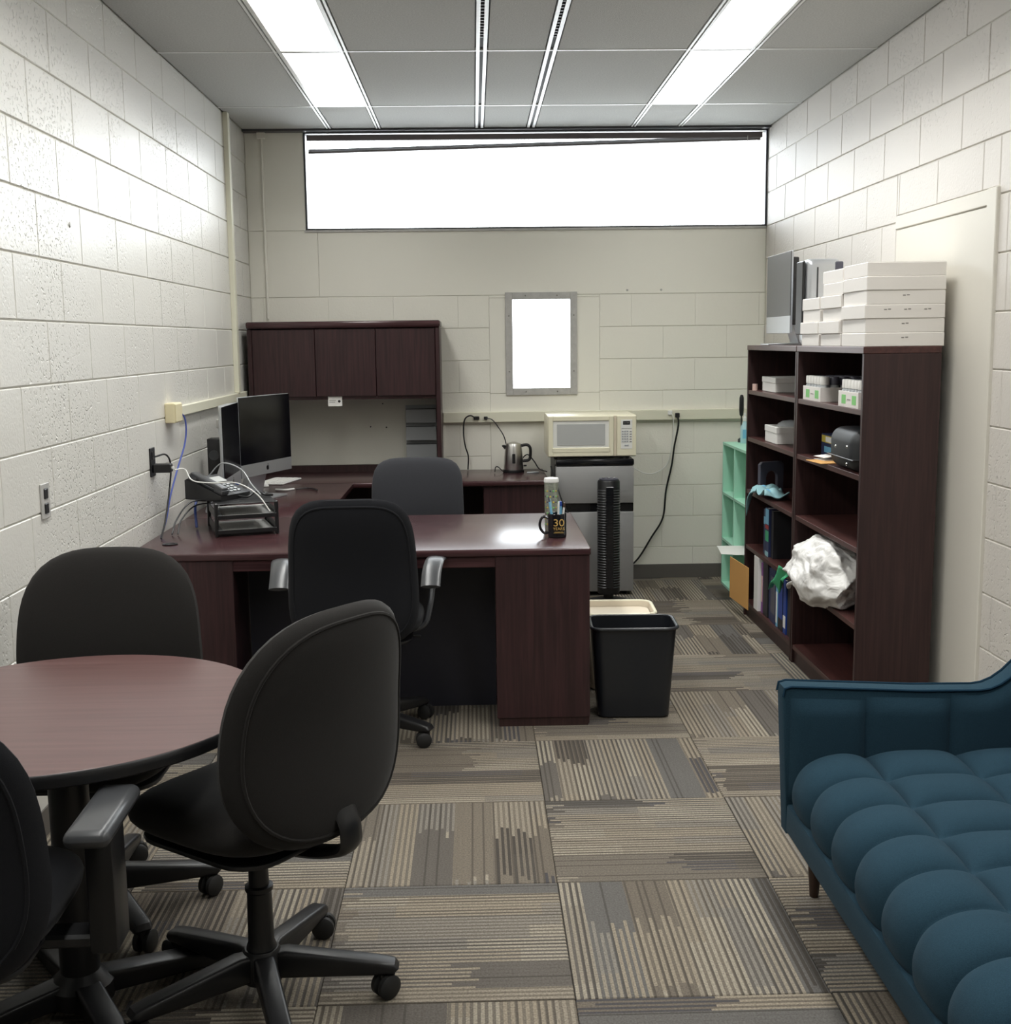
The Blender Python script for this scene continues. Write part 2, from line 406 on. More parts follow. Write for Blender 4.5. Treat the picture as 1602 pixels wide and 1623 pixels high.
# left wall: the face of the blocks is x = XL
wl = MB().box(XL-.2, XL-REC, YF-.1, YB+.3, -.1, ZC+.1).build('wall_left', 'mortar', smooth=False); tag(wl, kind='structure')
wr = MB().box(XR+REC, XR+.2, YF-.1, YB+.3, -.1, ZC+.1).build('wall_right', 'mortar', smooth=False); tag(wr, kind='structure')
PITCHY = .4268
offL = {11: 3.903, 10: 3.713, 9: 3.917, 8: 3.69, 7: 3.95, 6: 3.685}
def side_wall(parent, x, sgn, ysplit, m, off, skip=None, name='far'):
    stuff = MB()
    for k, z0, z1 in rows():
        base = off.get(k, 3.91 if k % 2 else 3.70)
        n0 = math.floor((YF-base)/PITCHY); y = base+n0*PITCHY
        while y < YB:
            a, b = max(y, YF), min(y+PITCHY, YB); y += PITCHY
            if b-a < .03: continue
            segs = [(a, b)]
            if skip and z0 < skip[2]-.02:
                segs = [(p, q) for p, q in ((a, min(b, skip[0])), (max(a, skip[1]), b)) if q-p > .02]
                if z1 > skip[2]+.02 and min(b, skip[1])-max(a, skip[0]) > .02:
                    p, q = max(a, skip[0]), min(b, skip[1])
                    block(q-p-2*J, z1-skip[2]-2*J, m, parent, (x, (p+q)/2, (skip[2]+z1)/2), radians(90) if sgn > 0 else radians(-90))
            for p, q in segs:
                if q < ysplit:
                    if sgn > 0: stuff.box(x-.012, x, p+J, q-J, z0+J, z1-J, .0028)
                    else: stuff.box(x, x+.012, p+J, q-J, z0+J, z1-J, .0028)
                else:
                    block(q-p-2*J, z1-z0-2*J, m, parent, (x, (p+q)/2, (z0+z1)/2), radians(90) if sgn > 0 else radians(-90))
    o = stuff.build('concrete_blocks', m, parent, smooth=False); tag(o, kind='stuff')
side_wall(wl, XL, 1, 2.7, 'wall_l', offL)
offR = {13: 3.70, 12: 3.92, 11: 3.71, 10: 3.93, 9: 3.71}
side_wall(wr, XR, -1, 3.3, 'wall', offR, skip=(4.215, 5.235, 2.06))

# back wall core with the two openings
WX0, WX1, WZ0, WZ1 = -1.03, XR, 2.237, ZC
SX0, SX1, SZ0, SZ1 = .225, .637, 1.212, 1.812
cb = MB(); y0, y1 = YB+REC, YB+.2
cb.box(XL-.1, XR+.1, y0, y1, -.1, SZ0); cb.box(XL-.1, SX0, y0, y1, SZ0, SZ1); cb.box(SX1, XR+.1, y0, y1, SZ0, SZ1)
cb.box(XL-.1, XR+.1, y0, y1, SZ1, WZ0); cb.box(XL-.1, WX0, y0, y1, WZ0, ZC+.1); cb.box(WX0, XR+.1, y0+.02, y1, ZC, ZC+.1)
wb = cb.build('wall_back', 'mortar', smooth=False); tag(wb, kind='structure')
for k in range(9):
    z0, z1 = k*BH, (k+1)*BH
    for lo, hi, start in ((XL, .10, -.095), (.80, XR, 1.0)):
        s0 = start+(.203 if k % 2 else 0); x = s0 - math.ceil((s0-lo)/.4064)*.4064
        while x < hi:
            p, q = max(x, lo), min(x+.4064, hi); x += .4064
            if q-p > .03: block(q-p-.0006, z1-z0-.0030, 'wall_b', wb, ((p+q)/2, YB, (z0+z1)/2), 0)
def panel(x0, x1, z0, z1): return MB().box(x0+.0012, x1-.0012, YB, YB+.012, z0+.0012, z1-.0012, .0015).build('wall_panel', 'smooth_b', wb, smooth=False)
panel(.10, .80, 0, SZ0); panel(.10, SX0, SZ0, SZ1); panel(SX1, .80, SZ0, SZ1); panel(.10, .80, SZ1, 9*BH)
panel(XL, -.96, 9*BH, WZ0); panel(-.96, XR, 9*BH, WZ0); panel(XL, WX0, WZ0, ZC)
# wall behind the camera with the doorway the photograph is taken from
wf = MB().box(XL-.1, XR+.1, YF-.2, YF, -.1, ZC+.1).build('wall_front', 'smooth', smooth=False); tag(wf, kind='structure')
dn_ = MB().box(-.45, .47, YF, YF+.03, 0, 2.05, .004).build('door_2', 'shelf_z'); tag(dn_, kind='structure')
MB().lathe([(.012, 0), (.012, .04), (.028, .05), (.028, .07), (0, .078)], 16, Matrix.Translation((.39, YF+.03, 1.0)) @ Matrix.Rotation(radians(-90), 4, 'X')).build('door_knob', 'chrome', dn_)

# ceiling with tiles, tees, lamps and slot vents
cl = MB().box(XL-.1, XR+.1, YF-.1, YB+.1, ZC+.012, ZC+.2).build('ceiling', 'dark', smooth=False); tag(cl, kind='structure')
YS = [YF, .58, 1.82, 3.07, 4.32, 5.56, 6.81, 7.49]
XS = [(XL, -.875), (-.845, -.575), (-.545, .03), (.082, .345), (.397, .985), (1.015, 1.275), (1.305, XR)]
tcache = {}
for a, b in zip(YS, YS[1:]):
    for n, (x0, x1) in enumerate(XS):
        lampcol = n in (1, 5)
        if lampcol and .5 < a < 6: continue
        k = (round(x1-x0, 3), round(b-a, 3))
        g = .004
        if k not in tcache:
            o = MB().box(-(x1-x0)/2+g, (x1-x0)/2-g, -(b-a)/2+g, (b-a)/2-g, 0, .012, .002).build('ceiling_tile', 'tile', cl, smooth=False); tcache[k] = o.data
        else: o = bpy.data.objects.new('ceiling_tile', tcache[k]); COL.objects.link(o); o.parent = cl
        o.location = ((x0+x1)/2, (a+b)/2, ZC)
for y in YS[1:-1]:
    MB().box(XL, XR, y-.006, y+.006, ZC-.002, ZC+.012).build('ceiling_tee', 'tee', cl, smooth=False)
for x in (-.86, -.56, 1.0, 1.29):
    MB().box(x-.014, x-.004, YF, 7.49, ZC-.003, ZC+.012).box(x+.004, x+.014, YF, 7.49, ZC-.003, ZC+.012).build('ceiling_tee', 'tee', cl, smooth=False)
MB().box(XL, XR, 7.49, 7.565, ZC-.012, ZC+.012).build('ceiling_gap_shade', 'dframe', cl, smooth=False)  # dark strip in place of the shaded gap where the ceiling ends
for x, nm in ((.056, 'left'), (.371, 'right')):
    t = thing('slot_vent', 'long white ceiling slot vent, the %s one of the pair between the lamps' % nm, 'vent', (x, YF, ZC))
    Ln = 7.49-YF
    MB().box(-.024, -.008, 0, Ln, -.004, .011, .001).build('rail', 'tee', t, smooth=False)
    MB().box(.008, .024, 0, Ln, -.004, .011, .001).build('rail', 'tee', t, smooth=False)
    MB().box(-.008, .008, 0, Ln, .006, .0115).build('slot', 'dark', t, smooth=False)
    f = MB()
    for q in range(0, 46): f.box(-.008, .008, 4.2+q*.045, 4.206+q*.045, .001, .006)
    f.build('slot_fins', 'plasg', t, smooth=False)['kind'] = 'stuff'
lab = ['nearest the window', 'second from the window', 'third from the window', 'fourth from the window', 'farthest from the window']
for cx_, side in ((-.71, 'left'), (1.145, 'right')):
    for n, a in enumerate(YS[5:0:-1]):
        b = YS[YS.index(a)+1]
        t = thing('ceiling_light', 'flat white fluorescent panel in the %s row, %s' % (side, lab[n]), 'lamp', (cx_, (a+b)/2, ZC), 0, 'fluorescent panels in the %s row' % side)
        h = (b-a)/2-.008
        MB().box(-.137, -.129, -h, h, -.003, .011).box(.129, .137, -h, h, -.003, .011).box(-.129, .129, -h, -h+.008, -.003, .011).box(-.129, .129, h-.008, h, -.003, .011).build('frame', 'tee', t, smooth=False)
        MB().box(-.129, .129, -h+.008, h-.008, .001, .009).build('diffuser', 'lens', t, smooth=False)
        al = bpy.data.lights.new('panel_glow', 'AREA'); al.shape = 'RECTANGLE'; al.size = .254; al.size_y = 2*h-.02
        al.energy = TUBE_W; al.spread = radians(TUBE_SPREAD); al.color = (1, 1, .965)
        ao = bpy.data.objects.new('panel_glow', al); COL.objects.link(ao); ao.parent = t; ao.location = (0, 0, -.001)

# ------------------------------------------------------------------ windows
def ring(mb, x0, x1, z0, z1, ya, yb, w_, bev=0):
    mb.box(x0, x0+w_, ya, yb, z0, z1, bev); mb.box(x1-w_, x1, ya, yb, z0, z1, bev)
    mb.box(x0+w_, x1-w_, ya, yb, z0, z0+w_, bev); mb.box(x0+w_, x1-w_, ya, yb, z1-w_, z1, bev); return mb
f = MB(); ring(f, WX0, XR, WZ0, ZC-.005, YB-.004, YB+.075, .012)
win1 = f.build('window_1', 'dframe', smooth=False); tag(win1, kind='structure')
MB().box(WX0+.012, XR-.012, YB+.055, YB+.061, WZ0+.012, ZC-.017).build('pane', 'glass', win1, smooth=False)
MB().box(WX0-.01, XR-.002, YB-.008, YB+.0, WZ0-.012, WZ0+.002, .001).build('sill', 'frame', win1, smooth=False)
f = MB(); ring(f, .203, .657, 1.200, 1.846, YB-.010, YB+.012, .045, .002)
win2 = f.build('window_2', 'frame', smooth=False); tag(win2, kind='structure')
f = MB(); ring(f, SX0+.001, SX1-.001, SZ0+.001, SZ1-.001, YB+.012, YB+.07, .010); f.build('inner_frame', 'frame', win2, smooth=False)
MB().box(SX0+.01, SX1-.01, YB+.045, YB+.051, SZ0+.01, SZ1-.01).build('pane', 'glass', win2, smooth=False)
for sx, sz in ((.225, 1.70), (.225, 1.35), (.635, 1.70), (.635, 1.35), (.33, 1.824), (.53, 1.824), (.33, 1.222), (.53, 1.222)):
    MB().lathe([(.005, 0), (.004, .002), (0, .0025)], 10, Matrix.Translation((sx, YB-.010, sz)) @ Matrix.Rotation(radians(90), 4, 'X')).build('screw', 'screw', win2)

t = thing('window_blind', 'raised grey slatted blind hanging crooked at the top of the wide window', 'blind', (-1.01, YB+.026, 2.81))
Lb = 2.83
MB().box(0, Lb, -.014, .014, -.030, .004, .002).build('headrail', 'blind', t, smooth=False)
ang = math.atan2(.062, 2.80)
def slanted(name, dz0, th, dp, m='blind'):
    mt = Matrix.Translation((.008, 0, dz0)) @ Matrix.Rotation(-ang, 4, 'Y')
    return MB().box(0, Lb-.02, -dp, dp, -th/2, th/2, 0, mtx=mt).build(name, m, t, smooth=False)
slanted('bottom_rail', -.103, .009, .012)
for q in range(5): slanted('slat', -.0965+q*.0035, .0014, .012)
for q in range(3):
    MB().box(.008, .05+.05*(q == 1), -.012, .012, -.045-.016*q, -.0442-.016*q).build('slat', 'blind', t, smooth=False)
for xx in (.02, .16, .68, 1.22, 1.76, 2.30, 2.74):
    zb = -.10+xx*.0221
    MB().tube([(xx, .013, -.03), (xx, .013, zb)], .0008, 5, 1).build('ladder_cord', 'tee', t)
MB().tube([(2.735, -.016, -.02), (2.733, -.017, -.45), (2.725, -.018, -.85), (2.72, -.018, -1.085)], .0022, 6, 3).build('pull_cord', 'frame', t)
MB().lathe([(.003, 0), (.008, -.008), (.008, -.028), (.003, -.033)], 10, Matrix.Translation((2.72, -.018, -1.08))).build('cord_tassel', 'trimw', t)

# ------------------------------------------------------------------ baseboards, painted-over doorway, raceways
for nm, bx in (('baseboard_back', (XL+.006, XR-.006, YB-.006, YB, 0, .09)), ('baseboard_left', (XL, XL+.006, YF, YB, 0, .09))):
    tag(MB().box(*bx, .001).build(nm, 'base', smooth=False), kind='structure')
b_ = MB().box(XR-.006, XR, 5.25, YB, 0, .09, .001).box(XR-.006, XR, YF, 4.20, 0, .09, .001).build('baseboard_right', 'base', smooth=False); tag(b_, kind='structure')
d1 = MB().box(XR+.001, XR+.014, 4.285, 5.235, 0, 2.0, .002).build('door_1', 'smooth', smooth=False); tag(d1, kind='structure')
MB().box(XR-.014, XR+.012, 4.205, 4.285, 0, 2.06, .003).build('door_frame', 'smooth', d1, smooth=False)
MB().box(XR-.004, XR+.012, 4.286, 5.235, 2.003, 2.06, .003).build('door_frame', 'smooth', d1, smooth=False)
MB().box(XR-.008, XR+.001, 4.80, 4.83, 1.825, 1.829).box(XR-.008, XR+.001, 4.797, 4.803, 1.81, 1.828).build('hook', 'screw', d1, smooth=False)
tr = MB().box(XL, XL+.028, 6.93, 6.985, 1.265, ZC-.001, .002).build('trim_1', 'trimw', smooth=False); tag(tr, kind='structure')
tr = MB().box(XL, XL+.022, 5.56, 7.20, 1.215, 1.262, .003).build('trim_2', 'trimw', smooth=False); tag(tr, kind='structure')
tr = MB().box(-.20, XR-.03, YB-.034, YB, 1.032, 1.098, .003).build('trim_3', 'trimw', smooth=False); tag(tr, kind='structure')
tr = MB().cyl((-1.285, YB-.008, 1.70), (-1.285, YB-.008, 2.79), .008, seg=8).box(-1.31, -1.26, YB-.03, YB, 2.79, 2.834, .003).build('trim_4', 'smooth_b'); tag(tr, kind='structure')
tr = MB().box(-.205, -.19, YB-.006, YB, .75, 1.03, .001).build('trim_5', 'smooth_b', smooth=False); tag(tr, kind='structure')

# wall outlets and boxes on the left wall
t = thing('wall_outlet', 'steel double outlet plate low on the left wall above the round table', 'outlet', (XL, 3.815, 1.052))
MB().box(0, .006, -.037, .037, -.057, .057, .002).build('plate', 'frame', t)
for z in (.024, -.024):
    MB().box(.005, .009, -.017, .017, z-.017, z+.017, .003).build('socket', 'plas', t)
t = thing('wall_outlet', 'black double outlet plate on the left wall beside the desk', 'outlet', (XL, 5.10, 1.047))
MB().box(0, .006, -.037, .037, -.062, .062, .002).build('plate', 'plas', t)
MB().box(.005, .009, -.017, .017, .012, .046, .003).build('socket', 'black', t)
MB().box(.005, .009, -.017, .017, -.046, -.012, .003).build('socket', 'black', t)
t = thing('power_adapter', 'black block charger plugged into the black wall outlet', 'charger', (XL+.009, 5.10, 1.022))
MB().box(0, .075, -.022, .022, -.020, .018, .004).build('body', 'plas', t)
MB().box(.075, .085, -.006, .006, -.006, .004, .001).build('plug', 'white', t)
t = thing('data_box', 'cream surface data box on the left wall above the desk', 'junction box', (XL, 5.42, 1.240))
MB().box(0, .045, -.065, .065, -.045, .045, .004).build('box', 'ivory', t)
MB().box(.045, .049, -.06, .06, -.04, .04, .002).build('cover', 'ivory', t)
MB().box(.01, .03, .065, .072, -.01, .01, .001).build('jack', 'white', t)
for k_, (y_, z_) in enumerate(((4.23, 2.03-.07),)):
    tag(MB().lathe([(.010, 0), (.008, .004), (0, .005)], 10, Matrix.Translation((XL, y_, z_)) @ Matrix.Rotation(radians(90), 4, 'Y')).build('wall_anchor', 'frame'), 'small metal screw anchor high on the left block wall', 'anchor')
for xx, nm in ((.975, 'left'), (1.19, 'right')):
    tag(MB().lathe([(.007, 0), (.005, .004), (0, .005)], 10, Matrix.Translation((xx, YB, 1.852)) @ Matrix.Rotation(radians(90), 4, 'X')).build('wall_anchor', 'frame'), 'small %s screw anchor above and right of the narrow window' % nm, 'anchor')

# ------------------------------------------------------------------ desk
def top_edge(mb, x0, x1, y0, y1, z0, z1): return mb.box(x0, x1, y0, y1, z0, z1, .007, 3)
t = thing('office_desk', 'mahogany U-shaped desk in front of the hutch, facing the room', 'desk', (0, 0, 0))
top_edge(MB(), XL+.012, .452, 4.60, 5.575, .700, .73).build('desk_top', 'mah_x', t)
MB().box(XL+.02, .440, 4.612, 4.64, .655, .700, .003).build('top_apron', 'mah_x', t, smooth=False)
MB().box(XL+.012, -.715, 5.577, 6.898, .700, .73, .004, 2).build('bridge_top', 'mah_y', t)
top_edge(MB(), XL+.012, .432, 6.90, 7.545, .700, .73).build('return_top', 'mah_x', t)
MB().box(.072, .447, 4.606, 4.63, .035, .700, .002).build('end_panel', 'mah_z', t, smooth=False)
MB().box(.425, .447, 4.632, 5.55, .0, .699, .002).build('side_panel', 'mah_z', t, smooth=False)
MB().box(.076, .424, 4.635, 5.52, .035, .698).build('pedestal', 'mah_z', t, smooth=False)
MB().box(.08, .44, 4.612, 5.50, .0, .034).build('plinth', 'shelf_z', t, smooth=False)
MB().box(-1.365, -.962, 4.606, 4.63, .035, .700, .002).build('end_panel', 'mah_z', t, smooth=False)
MB().box(-1.362, -.965, 4.635, 5.52, .035, .698).build('pedestal', 'mah_z', t, smooth=False)
MB().box(-1.36, -.97, 4.612, 5.50, 0, .034).build('plinth', 'shelf_z', t, smooth=False)
MB().box(-.960, .074, 4.905, 4.925, .0, .699).build('modesty_panel', 'navy', t, smooth=False)
MB().box(.045, .425, 6.925, 6.945, .04, .699, .002).build('drawer_front', 'mah_z', t, smooth=False)
MB().box(.048, .422, 6.95, 7.53, .0, .698).build('pedestal', 'mah_z', t, smooth=False)
MB().box(-1.36, .044, 7.50, 7.52, .05, .699).build('modesty_panel', 'shelf_z', t, smooth=False)
MB().box(-1.365, -1.0, 6.925, 7.49, .0, .698).build('pedestal', 'mah_z', t, smooth=False)
MB().box(-1.37, -1.35, 5.56, 6.92, .05, .699).build('bridge_panel', 'shelf_z', t, smooth=False)
MB().lathe([(.028, 0), (.032, .003), (.032, .004), (.022, .004), (.020, .001), (0, .001)], 20, Matrix.Translation((-1.263, 4.84, .7302))).build('cable_grommet', 'plas', t)

# ------------------------------------------------------------------ hutch
t = thing('desk_hutch', 'mahogany overhead cabinet with three doors standing on the back desk', 'hutch', (0, 0, .7305))
hz = -.7305
MB().box(-1.352, -1.325, 7.17, 7.54, 0, .90, .004).build('side_panel', 'mah_z', t)
MB().box(-.230, -.203, 7.17, 7.54, 0, .90, .004).build('side_panel', 'mah_z', t)
MB().box(-1.356, -.199, 7.160, 7.545, .9005, .942, .012, 3).build('top', 'mah_x', t)
MB().box(-1.324, -.231, 7.19, 7.52, .475, .495).build('bottom_shelf', 'mah_x', t, smooth=False)
for a, b in ((-1.322, -.952), (-.948, -.590), (-.586, -.233)):
    MB().box(a, b, 7.172, 7.190, .495, .895, .0015).build('door', 'mah_z', t, smooth=False)
MB().box(-1.324, -.231, 7.522, 7.535, .495, .90).build('back_panel', 'mah_z', t, smooth=False)
MB().box(-1.324, -.231, 7.515, 7.53, .045, .474, .002).build('tackboard', 'tack', t, smooth=False)
MB().box(-1.324, -.231, 7.505, 7.53, .0, .044).build('lower_rail', 'shelf_z', t, smooth=False)
for x_, z_ in ((-.56, .28), (-.66, .285), (-.58, .43)):
    MB().lathe([(.005, 0), (.004, .004), (0, .006)], 8, Matrix.Translation((x_, 7.515, z_)) @ Matrix.Rotation(radians(90), 4, 'X')).build('push_pin', 'plas', t)
t = thing('name_card', 'small white card with a dark dot pinned under the hutch doors', 'card', (-.84, 7.186, 1.195))
MB().box(-.042, .042, -.002, 0, -.029, .029).build('card', 'paper', t, smooth=False)
MB().lathe([(.008, 0), (.008, .001)], 12, Matrix.Translation((.025, -.002, 0)) @ Matrix.Rotation(radians(90), 4, 'X')).build('dot', 'plas', t)
MB().box(-.035, .005, -.003, -.002, .004, .007).box(-.035, .0, -.003, -.002, -.006, -.003).build('print', 'screw', t, smooth=False)
t = thing('wall_file', 'clear grey three-pocket wall file on the right of the hutch tackboard', 'file holder', (-.338, 7.512, 1.0))
MB().box(-.098, .098, -.004, 0, -.20, .15).build('back_plate', 'mesh', t, smooth=False)
for k in range(3):
    z = -.18+k*.11
    MB().box(-.095, .095, -.05, -.046, z, z+.085, .001).box(-.095, -.091, -.046, -.005, z, z+.085).box(.091, .095, -.046, -.005, z, z+.085).box(-.091, .091, -.046, -.005, z, z+.003).build('pocket', 'mesh', t, smooth=False)
    MB().box(-.095, .095, -.052, -.045, z+.085, z+.09).build('lip', 'plasg', t, smooth=False)

# ------------------------------------------------------------------ computers
def apple(parent, loc, s, mrot, m='black'):
    b = MB(); pts = []
    for i in range(28):
        a = 2*pi*i/28; r = 1+.10*cos(2*a+pi)*0 - .16*max(0, cos(a-pi/2))**8 - .10*max(0, cos(a+pi/2))**8
        x, z = r*cos(a)*.92, r*sin(a)
        d = sqrt((x-1.12)**2+(z-.12)**2)
        if d < .42: x, z = 1.12+(x-1.12)*.42/d*-.0 - .42*cos(math.asin(max(-1, min(1, (z-.12)/.42)))), z
        pts.append((x*s, z*s))
    b.prism(pts, -.0008, 0, 'y')
    b.prism([(0, 1.05*s), (.38*s, 1.2*s), (.42*s, 1.6*s), (.08*s, 1.45*s)], -.0008, 0, 'y')
    o = b.build('fruit_mark', m, parent, smooth=False); o.location = loc; return o
def computer(label, p0, p1, z0, z1, chin, deskz, glass='glassb', tilt=0, logo=True):
    """display between floor-plan points p0 (left of the face) and p1 (right)."""
    p0 = Vector((*p0, 0)); p1 = Vector((*p1, 0)); d = p1-p0; W = d.length; rz = math.atan2(d.y, d.x)
    c = (p0+p1)/2
    t = thing('desktop_computer', label, 'computer', (c.x, c.y, deskz), rz)
    a, b = z0-deskz, z1-deskz
    MB().prism([(-W/2, 0), (W/2, 0), (W/2, .008), (W/4, .035), (-W/4, .035), (-W/2, .008)], a, b, 'z', .002).build('housing', 'alu', t)
    MB().box(-W/2+.001, W/2-.001, -.004, -.0005, a+chin, b-.001, .0008).build('screen', glass, t)
    MB().box(-W/2+.0005, W/2-.0005, -.004, -.0005, a+.001, a+chin-.0005, .0008).build('chin', 'alu', t)
    st = MB().prism([(.015, a+.15), (.035, a+.15), (.125, .012), (.125, .001), (-.07, .001), (-.07, .008), (.085, .010)], -W*.17, W*.17, 'x', .001)
    st.build('stand', 'alu', t)
    if logo: apple(t, (0, -.0042, a+chin*.5), chin*.20, None)
    return t
computer('silver desktop computer with dark screen facing the hutch side, larger in view on the desk', (-1.208, 6.10), (-1.025, 6.58), .855, 1.273, .068, .7305)
computer('second desktop computer seen almost edge-on, between the phone and the wide dark screen', (-1.190, 5.60), (-1.205, 6.06), .84, 1.252, .068, .7305)
t = computer('silver desktop computer with reflection-grey screen on top of the far bookcase', (1.562, 6.33), (1.562, 5.86), 1.565, 1.965, .085, 1.506, 'greyscr', logo=False)
MB().prism([(-.22, .012), (.225, .012), (.20, .045), (-.20, .045)], .10, .43, 'z', .004).build('back_cover', 'black', t)

t = thing('silver_device', 'blurred silver rounded upright device behind the white boxes on the bookcase', 'device', (1.635, 5.62, 1.506))
MB().box(-.085, .085, -.06, .06, 0, .40, .03, 4).build('body', 'alu', t)
MB().box(-.10, -.086, -.055, .055, .05, .39, .005).build('dark_side', 'plas', t)
MB().box(-.035, -.028, -.064, -.059, .20, .36, .001).build('seam', 'plasg', t)
MB().box(.05, .088, -.064, -.055, .30, .385, .004).build('grey_panel', 'gdevice', t)

# black speaker behind phone
t = thing('desk_speaker', 'tall narrow black speaker standing by the left wall behind the phone', 'speaker', (-1.315, 6.02, .7305))
MB().box(-.034, .034, -.045, .045, 0, .345, .006, 2).build('cabinet', 'plas', t)
MB().lathe([(.026, 0), (.024, .003), (.012, .001), (0, .004)], 18, Matrix.Translation((0, -.045, .26)) @ Matrix.Rotation(radians(90), 4, 'X')).build('driver', 'plasg', t)
t = thing('desk_lamp_bracket', 'small silver clip stand behind the black speaker', 'bracket', (-1.335, 6.22, .7305))
MB().cyl((0, 0, 0), (0, 0, .42), .005, seg=8).box(-.02, .02, -.03, .03, 0, .008, .002).build('rod', 'alu', t)
MB().box(-.012, .018, -.02, .02, .38, .43, .004).build('clip', 'steel', t)

# keyboard, mouse
kc = Vector((-1.17, 7.02, .7305)); kr = math.atan2(.44, .10)
t = thing('keyboard', 'thin white keyboard lying behind the dark desktop screen', 'keyboard', kc, kr)
MB().box(-.15, .15, -.085, .085, 0, .009, .003).build('base', 'white', t)
for r_ in range(4):
    for c_ in range(11):
        MB().box(-.137+c_*.025, -.116+c_*.025, -.070+r_*.036, -.042+r_*.036, .009, .012, .001).build('key', 'paper', t, smooth=False)
t = thing('computer_mouse', 'small white mouse beside the white keyboard', 'mouse', (-1.24, 6.80, .7305), 1.2)
MB().lathe([(.0, .028), (.6, .024), (.9, .015), (1, .004), (.97, 0)], 20, Matrix.Diagonal((.028, .055, 1, 1))).build('body', 'white', t)
MB().box(-.0015, .0015, .01, .035, .024, .029).build('button_line', 'screw', t, smooth=False)

# letter tray with phone
tr_loc = (-1.10, 5.0, .7305)
t = thing('letter_tray', 'black two-tier letter tray on the left of the desk with phone on top', 'tray', tr_loc, radians(18))
W_, D_ = .25, .34
for n, z in enumerate((.012, .075)):
    b = MB().box(0, W_, 0, D_, z, z+.003); b.build('tier', 'plasg', t, smooth=False)
    MB().box(0, W_, -.004, .0, z, z+.018, .001).build('front_lip', 'plas', t, smooth=False)
    MB().box(-.004, 0, 0, D_, z, z+.035, .001).box(W_, W_+.004, 0, D_, z, z+.035, .001).build('side_wall', 'plas', t, smooth=False)
MB().box(-.004, W_+.004, 0, D_, .138, .142, .001).build('top_shelf', 'plas', t, smooth=False)
for x_ in (-.01, W_-.006):
    for y_ in (0, D_-.02): MB().box(x_, x_+.016, y_, y_+.02, 0, .145, .004).build('post', 'plas', t)
t = thing('paper_stack', 'loose white papers in the lower tier of the black letter tray', 'paper', (-1.09, 5.02, .7305+.0155), radians(18))
for k in range(3): MB().box(.015+.004*k, .22+.003*k, .015, .31, k*.002, k*.002+.0015).build('sheet', 'paper', t, smooth=False)
t = thing('paper_stack', 'white papers sticking out of the upper tier of the black letter tray', 'paper', (-1.09, 5.02, .7305+.0785), radians(18))
for k in range(3): MB().box(.02+.004*k, .235, .010+.01*k, .33, k*.003, k*.003+.002).build('sheet', 'paper', t, smooth=False)

t = thing('desk_phone', 'black office phone with handset on top of the letter tray', 'phone', (-1.14, 5.22, .7305+.1425), radians(62))
wedge = [(-.10, 0), (.10, 0), (.10, .085), (.085, .092), (-.10, .022)]
MB().prism(wedge, -.10, .10, 'x', .004, 2).build('base', 'plas', t)
pbase = t.children[0]
sl = Matrix.Rotation(math.atan2(.07, .185), 4, 'X')
def onface(x, y, z=0): return Matrix.Translation((x, -.10, .022)) @ sl @ Matrix.Translation((0, y, z))
MB().box(-.022, .022, 0, .19, 0, .022, .009, 3, onface(-.072, .005, .012)).box(-.024, .024, 0, .05, -.008, .016, .006, 2, onface(-.072, .0, .008)).box(-.024, .024, .15, .198, -.008, .016, .006, 2, onface(-.072, .0, .008)).build('handset', 'plasg', t)
MB().box(-.05, .05, .12, .17, .0, .003, 0, 1, onface(.03, 0, .001)).build('display', 'mwglass', t, smooth=False)
for r_ in range(4):
    for c_ in range(3):
        MB().box(-.009, .009, -.006, .006, 0, .004, .001, 1, onface(.002+c_*.026, .03+r_*.021)).build('key', 'mesh', pbase, smooth=False)

# cables
def cable(label, pts, r, m, name='cable', cat='cable', plug=None, group=None):
    t = thing(name, label, cat, pts[0])
    o = Vector(pts[0]); MB().tube([Vector(p)-o for p in pts], r, 7, 6).build('cord', m, t)
    if plug: MB().box(*plug[0], .003).build('plug', plug[1], t)
    return t
cable('blue network cable hanging from the cream data box to the desk', [(-1.365, 5.50, 1.245), (-1.345, 5.54, 1.20), (-1.345, 5.52, 1.10), (-1.35, 5.36, .98), (-1.35, 5.22, .88), (-1.345, 5.12, .80), (-1.34, 5.0, .735)], .004, 'bluec')
cable('black power cable from the black wall outlet down to the desk', [(-1.375, 5.10, 1.07), (-1.335, 5.13, 1.075), (-1.325, 5.16, 1.02), (-1.33, 5.12, .90), (-1.33, 5.04, .80), (-1.33, 4.96, .736)], .004, 'plas')
cable('white charger cable arching from the wall adapter over the phone', [(-1.295, 5.10, 1.012), (-1.26, 5.14, 1.01), (-1.22, 5.10, .965), (-1.13, 5.08, .955), (-1.02, 5.06, .955), (-.93, 5.02, .91), (-.875, 5.0, .84)], .0028, 'whitec')
cable('grey cable curving over the phone handset', [(-1.22, 5.42, .95), (-1.15, 5.38, 1.01), (-1.05, 5.30, .99), (-.99, 5.22, .93), (-.93, 5.10, .90)], .003, 'mesh')
cable('thin black cable looping behind the letter tray, nearer the wall', [(-1.20, 5.36, .84), (-1.27, 5.26, .85), (-1.31, 5.16, .79), (-1.315, 5.08, .735)], .0035, 'plas')
cable('thin black cable looping behind the letter tray, nearer the phone', [(-1.18, 5.38, .83), (-1.24, 5.22, .84), (-1.285, 5.14, .79), (-1.29, 5.08, .735)], .0035, 'plas')
cable('bright blue cable bunched at the back corner of the letter tray', [(-1.10, 5.50, .90), (-1.18, 5.42, .905), (-1.245, 5.38, .88), (-1.26, 5.30, .83), (-1.25, 5.26, .735)], .006, 'blue')
